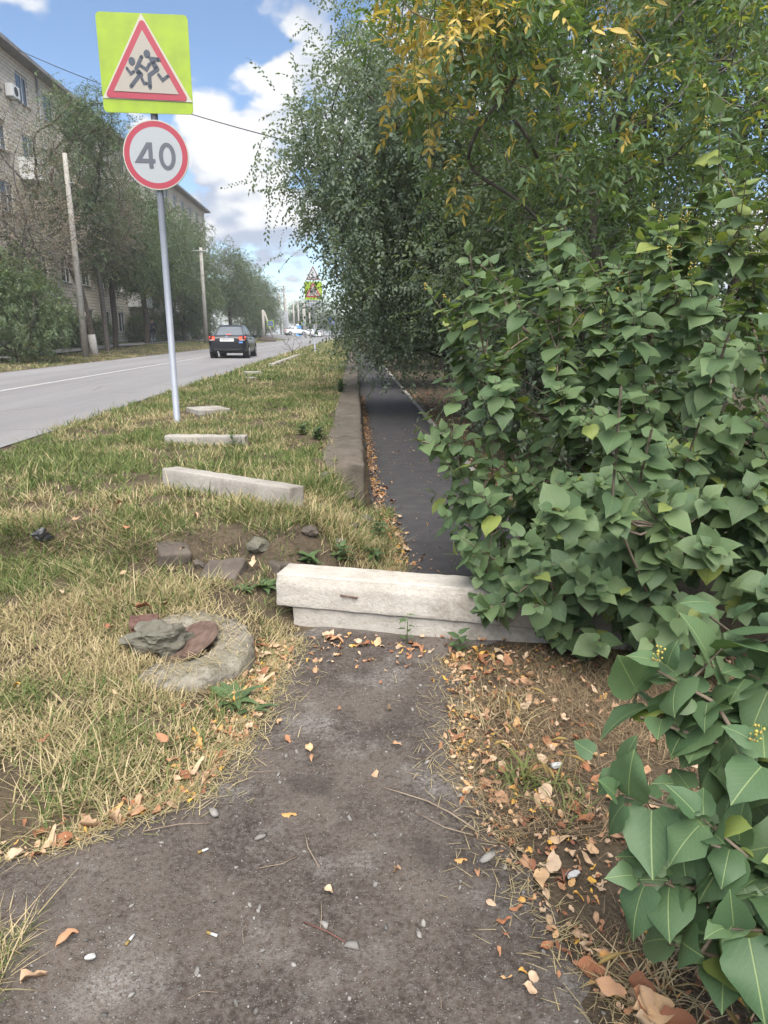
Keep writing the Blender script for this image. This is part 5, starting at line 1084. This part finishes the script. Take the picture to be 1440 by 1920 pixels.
def patch(n_, x0, x1, y0, y1, h, wd, lean, keep=None, dryshift=0.0, flat=0.0, clump=.16, bend=.5):
    x = rg.uniform(x0, x1, n_); y = rg.uniform(y0, y1, n_); c = fbm(x, y, clump, 81, 2); m = free(x, y) & ~on_path(x, y) & (c*.6 + .4*fbm(x, y, .6, 83, 2) + rg.normal(size=n_)*.085 > .47)
    hol = np.exp(-(((x+.62)/.55)**2 + ((y-4.12)/.26)**2)); m &= rg.random(n_) > hol*.85
    if keep is not None: m &= keep(x, y)
    x, y = x[m], y[m]; d = dryness(x, y) + dryshift; t = np.where(rg.random(len(x)) < d, .62+.38*rg.random(len(x)), .05+.42*rg.random(len(x))); hh = h*rg.lognormal(0, .42, len(x))*(.25+1.0*fbm(x, y, .35, 91, 2)); gp.append(blades(0, x, y, hh, wd*rg.uniform(.6, 1.4, len(x)), t, lean, rg, flat, bend=bend))
leftk = lambda x, y: (x < path_left(np.maximum(y, 1.2))+.05*rg.normal(size=len(x))) | (y > 3.6)
verge = lambda x, y: (x < np.where(y > 6.05, -.31+.07*rg.normal(size=len(x)), .36 - .0*y)) & (x > ROAD_R-.12-.1*rg.random(len(x)))
patch(66000, -2.6, -.3, 1.6, 4.6, .064, .0050, .85, leftk, -.12)
patch(34000, -2.6, -.3, 1.6, 4.6, .10, .0038, .5, leftk, .55, 1.4, bend=.2)
patch(2500, -1.25, -.9, 1.2, 1.65, .07, .0032, .7, None, .3)
patch(2500, -1.4, -.9, 1.0, 1.66, .09, .003, .5, None, .6, 1.6, bend=.2)
patch(26000, -.9, .34, 3.95, 6.2, .09, .0042, .7, None, .1); patch(9000, -.9, .34, 3.95, 6.2, .11, .004, .5, None, .5, 1.3, bend=.2)
patch(70000, -3.6, .30, 4.5, 8.5, .085, .0065, .7, verge)
patch(15000, -3.6, .30, 4.5, 8.5, .10, .0055, .5, verge, .5, 1.3, bend=.2)
patch(80000, -3.75, -.28, 8.5, 16, .085, .008, .7, verge); patch(14000, -3.75, -.28, 8.5, 16, .09, .008, .6, verge, .5, 1.2)
patch(70000, -3.8, -.33, 16, 34, .11, .016, .7, verge, .02, 0, .4); patch(46000, -3.8, -.33, 34, 75, .13, .035, .7, verge, .05, 0, .6); patch(20000, -3.8, 1.0, 75, 160, .16, .08, .7, lambda x, y: x > ROAD_R, .0, 0, 1.)
patch(60000, -14.4, ROAD_L-.05, 20, 60, .055, .022, .7, lambda x, y: x < ROAD_L-.1-.5*rg.random(len(x)), .12, 0, .5); patch(34000, -14.4, ROAD_L-.1, 60, 112, .08, .06, .7, None, .12, 0, .8)
patch(26000, -19, -16.2, 24, 100, .16, .035, .6, None, -.1, 0, .8)
yy_ = rg.uniform(1.75, 3.45, 2600); xx_ = path_left(yy_) + np.abs(rg.normal(size=2600))*.09 - .05; gp.append(blades(0, xx_, yy_, rg.uniform(.03, .09, 2600), np.full(2600, .003), rg.uniform(.55, 1, 2600), .4, rg, 2.6, terr(xx_, yy_)+.005, .1))
yy_ = rg.uniform(1.1, 3.2, 1000); xx_ = path_right(yy_) - np.abs(rg.normal(size=1000))*.09 + .05; gp.append(blades(0, xx_, yy_, rg.uniform(.03, .08, 1000), np.full(1000, .0024), rg.uniform(.72, .92, 1000), .4, rg, 2.6, terr(xx_, yy_)+.005, .1))
aa_ = rg.uniform(-1.9, 2.3, 420); rr_ = .17 + .17*rg.random(420); gp.append(blades(0, RC.x+rr_*np.cos(aa_), RC.y+rr_*np.sin(aa_), rg.uniform(.03, .10, 420), np.full(420, .003), rg.uniform(.65, 1, 420), .3, rg, 3.0, np.full(420, rz0+.066)+.12*rr_*np.sin(aa_), .05))
# right of the path: mostly straw under the lilac
rk = lambda x, y: (x > path_right(y)+.04*rg.normal(size=len(x)))
gro = leaf_obj('grass', merge(gp), M['grass'], None, False); tag(gro, 'short mixed green and dry grass over verges and path edges', 'grass', kind='stuff'); gp.clear()
patch(64000, .3, 2.0, .8, 3.3, .085, .0022, .5, rk, .65, 1.7, bend=.2); patch(9000, .3, 2.0, .8, 3.3, .05, .003, .8, rk, .15)
patch(9000, 1.45, 3.2, 6, 16, .07, .006, .6, None, .5, 1.2)
gro = leaf_obj('dry_grass', merge(gp), M['dead_grass'], None, False); tag(gro, 'matted brown dead grass under the lilac', 'grass', kind='stuff')

# separate clumps: green foxtail tuft at the right, a few taller tufts on the left
def tuft(name, x, y, n_, h, wd, label, tint=(.1, .5), lean=.55, seeds=0, rad=.05):
    rgx = np.random.default_rng(int(abs(x*1000)+y*77)); z = T1(x, y); e_ = empty(name, (x, y, z), 0, label, 'grass clump', 'taller grass tufts')
    px_, py_ = rgx.normal(size=n_)*rad, rgx.normal(size=n_)*rad; pk = blades(0, px_, py_, h*rgx.uniform(.5, 1.15, n_), np.full(n_, wd), rgx.uniform(*tint, n_), lean, rgx, 0, np.zeros(n_)-.01, .9); leaf_obj('blades', pk, M['grass'], e_, False)
    for i in range(seeds):
        a = rgx.uniform(0, 2*PI); r = rgx.uniform(.08, .2); top_ = Vector((math.cos(a)*r, math.sin(a)*r, h*rgx.uniform(.9, 1.3))); pts = [Vector((0, 0, 0)).lerp(top_, t) + Vector((0, 0, .05*math.sin(PI*t))) for t in np.linspace(0, 1, 6)]
        d = (pts[-1]-pts[-2]).normalized(); head = [pts[-1]+d*.05*t - Vector((0, 0, .02*t*t)) for t in np.linspace(0, 1, 5)]
        tube_obj('seed_head', pts+head[1:], [.001]*5+[.003, .006, .0065, .005, .002], M['keys'], e_, 5)
M['keys2'] = M['keys']
tuft('grass_tuft', .60, 2.16, 70, .17, .0065, 'bright green foxtail tuft right of the worn path', (.22, .5), .6, 7)
tuft('grass_tuft', .72, 2.0, 30, .12, .006, 'small green tuft just below the foxtail tuft', (.2, .5), .7, 2, .04)
tuft('grass_tuft', -.95, 2.45, 80, .13, .005, 'green grass tuft left of the path, below the manhole ring', (.15, .5), .6, 0, .06)
tuft('grass_tuft', -.62, 2.72, 60, .10, .005, 'green grass tuft at the front edge of the manhole ring', (.1, .45), .6, 0, .05)
tuft('grass_tuft', -1.42, 2.75, 90, .14, .005, 'green grass tuft at the left picture edge', (.1, .45), .6, 0, .08)
tuft('grass_tuft', -.55, 3.72, 60, .13, .005, 'green tuft behind the ring beside the white beam end', (.15, .6), .6, 0, .07)
tuft('grass_tuft', -.80, 4.55, 50, .16, .006, 'grass tuft in front of the slanted grey beam', (.2, .6), .5, 0, .1)
tuft('dry_tuft', .74, 1.32, 90, .15, .0045, 'dry straw tuft near the lower right leaves', (.75, 1.0), 1.1, 3, .05)
tuft('dry_tuft', .62, 2.62, 110, .16, .0035, 'dry straw tuft under the lilac edge', (.7, .95), 1.2, 4, .08)
# broad-leaved weeds
def weed(x, y, n_, ls, label, up=.35, asp=.6, seed=0, name='weed', stem=0):
    rgx = np.random.default_rng(900+seed); z = T1(x, y); e_ = empty(name, (x, y, z), 0, label, 'weed', 'weeds among the grass'); rows = [(yy, w_*asp) for yy, w_ in LIL_LO]
    vs = [leafgrid(rows, .3, .35, 1, 1) for _ in range(2)]; ms_ = [np_mesh('leaf', v_[0], v_[1], M['weed'], v_[2], {'tint': np.full(len(v_[0]), t_)}, True) for v_ in vs for t_ in (.2, .5, .8)]
    for i in range(n_):
        a = i*2.4+rgx.normal()*.3; f = np.array([[math.cos(a), math.sin(a), up+rgx.normal()*.2]]); B = basis(f, np.array([[0, 0, 1.]]))[0]*ls*rgx.uniform(.6, 1.15); o = mobj('leaf', ms_[int(rgx.integers(0, len(ms_)))], e_)
        o.matrix_local = Matrix.Translation((math.cos(a)*.012, math.sin(a)*.012, .01 + (stem*i/n_ if stem else 0))) @ Matrix(B.tolist()).to_4x4()
    if stem: tube_obj('stem', [(0, 0, -.02), (.005, 0, stem)], [.004, .002], M['weed'], e_, 5)
weed(-.56, 2.78, 12, .13, 'dark broad-leaved weed at the right front of the manhole ring', .55, .45, 1)
weed(-.47, 2.72, 8, .10, 'smaller dark weed beside the broad-leaved one by the ring', .5, .4, 2)
weed(-.55, 3.86, 8, .10, 'rosette weed behind the ring near the white beam', .4, .6, 3)
weed(-.68, 3.80, 7, .08, 'small rosette weed left of the beam end', .4, .6, 4)
weed(.26, 3.36, 9, .05, 'thin upright green weed in front of the white beam', .4, .6, 5, stem=.18)
weed(.52, 3.26, 9, .07, 'leafy weed at the beam foot under the lilac tip', .5, .6, 6, stem=.1)
weed(.17, 5.15, 16, .085, 'green weed growing from the broken wall end beside the path', .3, .75, 7, stem=.15)
weed(-.42, 7.6, 22, .10, 'bright green weed patch on the verge beside the wall', .6, .7, 8, stem=.12)
weed(-.62, 8.0, 18, .10, 'green weed patch behind the nearly buried beam', .6, .7, 9, stem=.12)
weed(-.5, 4.75, 10, .08, 'low weed below the right end of the slanted grey beam', .3, .8, 10)
weed(-.78, 4.70, 9, .08, 'low pale weed under the slanted grey beam', .3, .8, 11)
weed(-.28, 13.5, 24, .16, 'bright weed bush at the wall halfway along the verge', .8, .7, 12, stem=.25)
weed(-1.30, 7.25, 14, .09, 'grey-green weed in front of the nearly buried beam', .9, .35, 13, stem=.2)
weed(-.30, 4.15, 11, .09, 'green weed behind the left end of the white beam', .5, .6, 15, stem=.06); weed(-.1, 4.3, 12, .08, 'bushy weed on the bank just behind the white beam', .5, .6, 16, stem=.1); weed(.12, 4.55, 13, .08, 'dark weed at the bank foot beside the dark path', .4, .7, 17, stem=.08)
weed(.06, 4.7, 12, .07, 'low green weed between the slanted beam and the path', .3, .7, 14)
dsh = tree('dry_bush', (-3.35, 38, T1(-3.35, 38)), [(0, 0, .6, .7, .5, .5, 1)], [(0, 0, -.1), (0, 0, .1)], .03, 50, 0, None, None, M['bark_grey'], 'leafless dry weed bush on the verge before the distant sign', 'bush', None, 77, split=.2)

# ------------------------------------------------------------------ fallen leaves, twigs, pebbles, litter
rg = np.random.default_rng(83)
fl_meshes = []
for i in range(20):
    rows = FALL if i % 2 else FALL_B; kw = rg.uniform(.9, 1.25); v_ = leafgrid([(y_, w_*kw*(1+.12*rg.normal())) for y_, w_ in rows], rg.uniform(-.8, 1.4), rg.uniform(-.7, .8), 1, 3.0, rg.uniform(-1.2, 1.2)); v_[0][:, 2] += .07*np.sin(v_[0][:, 1]*6+i) + .35*rg.uniform(-1, 1)*v_[0][:, 0]*v_[0][:, 1]; v_[0][:, 0] += .08*rg.normal()*v_[0][:, 1]**2; v_[0][:, 1] -= .5
    fl_meshes.append((v_, float(rg.random())))
fl_data = [np_mesh('fallen_leaf', v_[0], v_[1], M['fallen'], v_[2], {'tint': np.full(len(v_[0]), t_)}, True) for v_, t_ in fl_meshes]
def fallen(x, y, s, label, grp, mi=None, dz=.012):
    i = int(rg.integers(0, len(fl_data))) if mi is None else mi; o = mobj('fallen_leaf', fl_data[i], None, (x, y, T1(x, y)+dz+.1*s), (rg.normal()*.28, rg.normal()*.28, rg.uniform(0, 6.28))); o.scale = (s, s, s); t_ = fl_meshes[i][1]; cw = 'rust-red' if t_ < .25 else 'reddish brown' if t_ < .5 else 'tan' if t_ < .72 else 'pale orange' if t_ < .9 else 'yellow-orange'
    for w0 in ('dry brown or orange ', 'dry brown ', 'dry ', 'rusty ', 'single dry ', 'small '):
        if label.startswith(w0) and mi is None: label = (('big ' if s > .068 else 'small ' if s < .05 else '') + cw + ' ' + label[len(w0):]); break
    return tag(o, label, 'leaf', grp)
def scatter_band(fn, n_):
    return [fn() for _ in range(n_)]
def bandL():
    y = rg.uniform(1.75, 3.4); return float(path_left(np.array(y))) - abs(rg.normal())*.14 + .05, y
def bandR():
    y = rg.uniform(1.05, 3.2); return float(path_right(np.array(y))) + abs(rg.normal())*.26 - .03, y
for x, y in scatter_band(bandL, 75): fallen(x, y, rg.uniform(.035, .085), 'dry brown or orange leaf fallen along the left edge of the worn path', 'fallen leaves left of the worn path')
for x, y in scatter_band(bandR, 80): fallen(x, y, rg.uniform(.035, .085), 'dry brown leaf fallen in the straw right of the worn path', 'fallen leaves right of the worn path')
for _ in range(26):
    t = rg.uniform(.12, .95); fallen(-.4+1.3*t, 3.53-.40*t-abs(rg.normal())*.05, rg.uniform(.04, .075), 'dry leaf fallen along the foot of the white beams', 'fallen leaves along the white beams', dz=.015)
for _ in range(45): y = rg.uniform(4.4, 7.5); fallen(float(path_left(np.array(y)))-.02+abs(rg.normal())*.07-.03, y, rg.uniform(.04, .07), 'rusty leaf fallen between the wall foot and the dark path', 'fallen leaves at the wall foot', dz=.02)
for _ in range(22): fallen(rg.uniform(-1.9, -.6), rg.uniform(2.0, 4.9), rg.uniform(.04, .075), 'single dry leaf lying in the grass left of the path', 'fallen leaves in the grass', dz=.05)
for _ in range(16): x, y = rg.uniform(-.75, .45), rg.uniform(1.35, 3.2); fallen(x, y, rg.uniform(.02, .05), 'small leaf fragment lying on the bare worn path', 'leaf fragments on the worn path')
for (x, y, s, mi, lab) in ((-.82, 1.98, .085, 3, 'large pale yellow leaf on the left asphalt edge'), (-.78, 1.52, .06, 5, 'tan leaf in the bottom left leaf pile'), (-.82, 1.42, .065, 7, 'pointed yellow leaf at the bottom left corner'), (-.24, 2.03, .05, 4, 'small orange leaf alone on the worn path'), (-.47, 2.98, .06, 6, 'orange leaf beside the weed near the ring')): fallen(x, y, s, lab, 'single noticeable leaves', mi)
for i in range(9): fallen(.70+.09*rg.normal()*.6, 1.20+.05*rg.normal(), rg.uniform(.07, .10), 'big curled brown leaf in the heap at the lower right edge', 'heap of curled brown leaves', dz=.02+.008*i)
# the many small crumbs of leaf and straw, uncountable
def crumbs(n_, fn, smin, smax):
    xy = np.array([fn() for _ in range(n_)]); x, y = xy[:, 0], xy[:, 1]; parts = []; vi_ = rg.integers(0, len(fl_meshes), n_); T = np.stack([x, y, terr(x, y)+.010+.012*rg.random(n_)], -1)
    a = rg.random(n_)*2*PI; f = np.stack([np.cos(a), np.sin(a), rg.normal(size=n_)*.25], -1); Nn = np.array([0, 0, 1.])+rg.normal(size=(n_, 3))*.3; S = rg.uniform(smin, smax, n_)
    for q, (v_, t_) in enumerate(fl_meshes):
        s = vi_ == q
        if s.any(): parts.append(inst(v_, basis(f[s], Nn[s]), T[s], S[s], np.clip(t_ + rg.normal(size=s.sum())*.12, 0, 1)))
    return merge(parts)
def cr_wall(): y = 4.3 + 14*rg.random()**1.6; return (float(path_left(np.array(y)))-.03+abs(rg.normal())*(.06 if y < 7 else .05) - .06, y)
def cr_right(): return (rg.uniform(.35, 1.9), rg.uniform(.9, 3.2))
def cr_kerb(): return (1.45+abs(rg.normal())*.5, rg.uniform(6, 20))
lit = leaf_obj('leaf_litter', merge([crumbs(1500, cr_wall, .02, .05), crumbs(600, bandL, .01, .028), crumbs(800, bandR, .01, .032), crumbs(500, cr_right, .015, .05), crumbs(700, cr_kerb, .03, .06), crumbs(260, lambda: (rg.uniform(.4, 1.3), rg.uniform(3.9, 12)), .012, .03), crumbs(120, lambda: (-.42+1.4*rg.random(), 3.50-.4*rg.random()-abs(rg.normal())*.08), .015, .04)]), M['fallen'], None, True)
tag(lit, 'crumbs of dry leaves along path edges and wall foot', 'leaf litter', kind='stuff')
# gravel
pv = []
for i in range(5):
    bm = bmesh.new(); bmesh.ops.create_icosphere(bm, subdivisions=1, radius=1)
    for v in bm.verts: v.co *= 1+.75*mnoise.noise(v.co*1.4+Vector((i*5, 0, 0))); v.co.z *= .55; v.co.x *= 1.25
    pv.append((np.array([v.co[:] for v in bm.verts]), np.array([[v.index for v in f.verts] for f in bm.faces]), np.zeros((len(bm.verts), 2)))); bm.free()
pm2 = [np_mesh('pebble', v_[0], v_[1], M['pebble'], v_[2], {'tint': np.full(len(v_[0]), t_)}) for v_ in pv for t_ in (.25, .6, .95)]
def pathpt(): 
    while True:
        y = 1.15+2.2*rg.random()**1.3; x = rg.uniform(-1.1, .7)
        if bool(on_path(np.array([x]), np.array([y]))[0]): return x, y
for i in range(130):
    x, y = pathpt() if i < 100 else bandR(); s = rg.uniform(.0045, .010); o = mobj('pebble', pm2[int(rg.integers(0, len(pm2)))], None, (x, y, T1(x, y)+.006+s*.3), (rg.random(), rg.random(), rg.random()*6)); o.scale = (s*rg.uniform(.8, 1.4), s, s); tag(o, 'small pale pebble scattered on the worn asphalt path', 'pebble', 'pebbles on the worn path')
for (x, y, s, t_, lab) in ((.395, 1.80, .022, 2, 'largest pale stone at the right edge of the worn path'), (-.50, 2.05, .020, 2, 'flat whitish stone at the left edge of the worn path'), (-.33, 1.92, .015, 1, 'grey stone in the middle left of the worn path'), (-.02, 1.50, .014, 1, 'grey pointed stone by the reddish twig'), (-.10, 1.57, .010, 2, 'pale pebble left of the reddish twig'), (.16, 1.53, .010, 2, 'whitish pebble on the lower middle of the path')):
    o = mobj('stone', pm2[t_], None, (x, y, T1(x, y)+.006+s*.35), (.2, .1, x*9)); o.scale = (s*1.3, s*.95, s); tag(o, lab, 'stone', 'stones on the worn path')
xy = np.array([pathpt() for _ in range(3600)]); n_ = len(xy); Sg = rg.lognormal(-6.25, .42, n_); vi_ = rg.integers(0, 5, n_); T = np.stack([xy[:, 0], xy[:, 1], terr(xy[:, 0], xy[:, 1])+.006], -1); parts = []
a = rg.random(n_)*2*PI; f = np.stack([np.cos(a), np.sin(a), rg.normal(size=n_)*.3], -1); Mxg = basis(f, np.array([[0, 0, 1.]])+rg.normal(size=(n_, 3))*.3)
for q in range(5): s = vi_ == q; parts.append(inst(pv[q], Mxg[s], T[s], Sg[s], rg.random(s.sum())**1.5))
gr = leaf_obj('gravel', merge(parts), M['pebble'], None, False); tag(gr, 'fine loose gravel on the worn path', 'gravel', kind='stuff')
# twigs
def twig(pts, r, mat, label):
    p0 = pts[0]; P = [(x-p0[0], y-p0[1], T1(x, y)+.010+dz) for x, y, dz in pts]; z0 = P[0][2]; o = tube_obj('twig', [(a, b, c-z0) for a, b, c in P], [r*.62*(1-.5*i/len(P)) for i in range(len(P))], mat, None, 6, loc=(p0[0], p0[1], z0)); tag(o, label, 'twig', 'twigs on the worn path')
twig([(.38, 1.93, .004), (.31, 2.0, .012), (.24, 2.07, .006), (.15, 2.12, .006), (.09, 2.15, .004)], .0045, M['dry_twig'], 'longest pale twig at the right edge of the worn path')
twig([(.37, 1.90, .004), (.28, 1.94, .006), (.19, 2.02, .004)], .003, M['dry_twig'], 'thin pale twig just below the longest one')
twig([(-.18, 1.93, .002), (-.165, 1.86, .008), (-.14, 1.81, .006), (-.125, 1.78, .002)], .0035, M['dry_twig'], 'short bent grey twig in the middle of the worn path')
twig([(-.31, 1.79, .002), (-.24, 1.80, .006), (-.20, 1.83, .004)], .0022, M['dry_twig'], 'thin straight twig left of the bent grey twig')
twig([(-.16, 1.58, .003), (-.09, 1.54, .006), (-.03, 1.50, .003)], .0035, simple('reddish_twig_bark', (.14, .06, .045), .8), 'reddish brown twig in the lower middle of the path')
twig([(-.115, 1.66, .002), (-.11, 1.60, .004), (-.112, 1.55, .002)], .002, M['dry_twig'], 'thin pale stalk above the reddish twig')
twig([(-.70, 1.93, .003), (-.60, 1.97, .010), (-.50, 1.99, .004)], .0028, M['dry_twig'], 'dry stalk lying near the large yellow leaf')
twig([(-.50, 2.28, .003), (-.38, 2.24, .02), (-.28, 2.26, .012)], .0016, M['dry_twig'], 'thin dry weed stalk reaching over the left path edge')
for i in range(16):
    x, y = pathpt(); a = rg.uniform(0, 6.28); L = rg.uniform(.03, .09); twig([(x, y, .001), (x+L*.5*math.cos(a), y+L*.5*math.sin(a), .004), (x+L*math.cos(a+.3), y+L*math.sin(a+.3), .001)], .0012, M['dry_twig'], 'tiny straw bit lying on the worn path')
# litter
def butt(x, y, a, lab):
    z = T1(x, y)+.012; e_ = empty('cigarette_butt', (x, y, z), a, lab, 'cigarette butt', 'cigarette butts'); tube_obj('paper', [(0, 0, 0), (.020, 0, 0)], .004, M['white_paper'], e_, 8); tube_obj('filter', [(-.014, 0, 0), (0, 0, 0)], .0041, M['keys'], e_, 8)
butt(-.50, 1.86, .5, 'white cigarette butt near the left edge of the path'); butt(-.41, 1.55, -.4, 'white cigarette butt in the lower left of the path'); butt(-.62, 1.52, 1.2, 'white cigarette butt on the dark patch at lower left')
for x, y, s, lab in ((.735, 2.22, .030, 'crumpled white paper in the grass right of the foxtail tuft'), (.86, 1.40, .022, 'crumpled white scrap near the lower right leaves'), (-.70, 1.46, .016, 'white scrap at the lower left corner of the path'), (.64, 1.70, .026, 'grey paper scrap among leaves at right')):
    o = rock_obj('paper_scrap', (s, s*.75, s*.38), M['white_paper'], None, (x, y, T1(x, y)+.025), (.3, .2, x*5), int(x*100), 2, .9, 10); tag(o, lab, 'paper', 'scraps of litter')
o = rock_obj('black_bag_scrap', (.07, .04, .05), M['plastic_bag'], None, (-2.0, 4.3, T1(-2.0, 4.3)+.04), (.3, .2, .5), 5, 3, 1.0, 9); tag(o, 'crumpled black plastic scrap in the grass at the left edge', 'plastic scrap')

# ------------------------------------------------------------------ light summer haze round the whole place
g = G('haze'); pv_ = g.n('ShaderNodeVolumePrincipled'); pv_.inputs['Color'].default_value = (.93, .96, 1.0, 1); pv_.inputs['Density'].default_value = .0011; pv_.inputs['Anisotropy'].default_value = .2
g.t.links.new(pv_.outputs[0], g.out.inputs['Volume'])
bm = bmesh.new(); add_box(bm, (0, 1300, 8.0), (3040, 3440, 22.0)); hz = bm_obj('haze', bm, g.m); tag(hz, 'pale summer haze filling the air over the street', 'haze', kind='stuff')
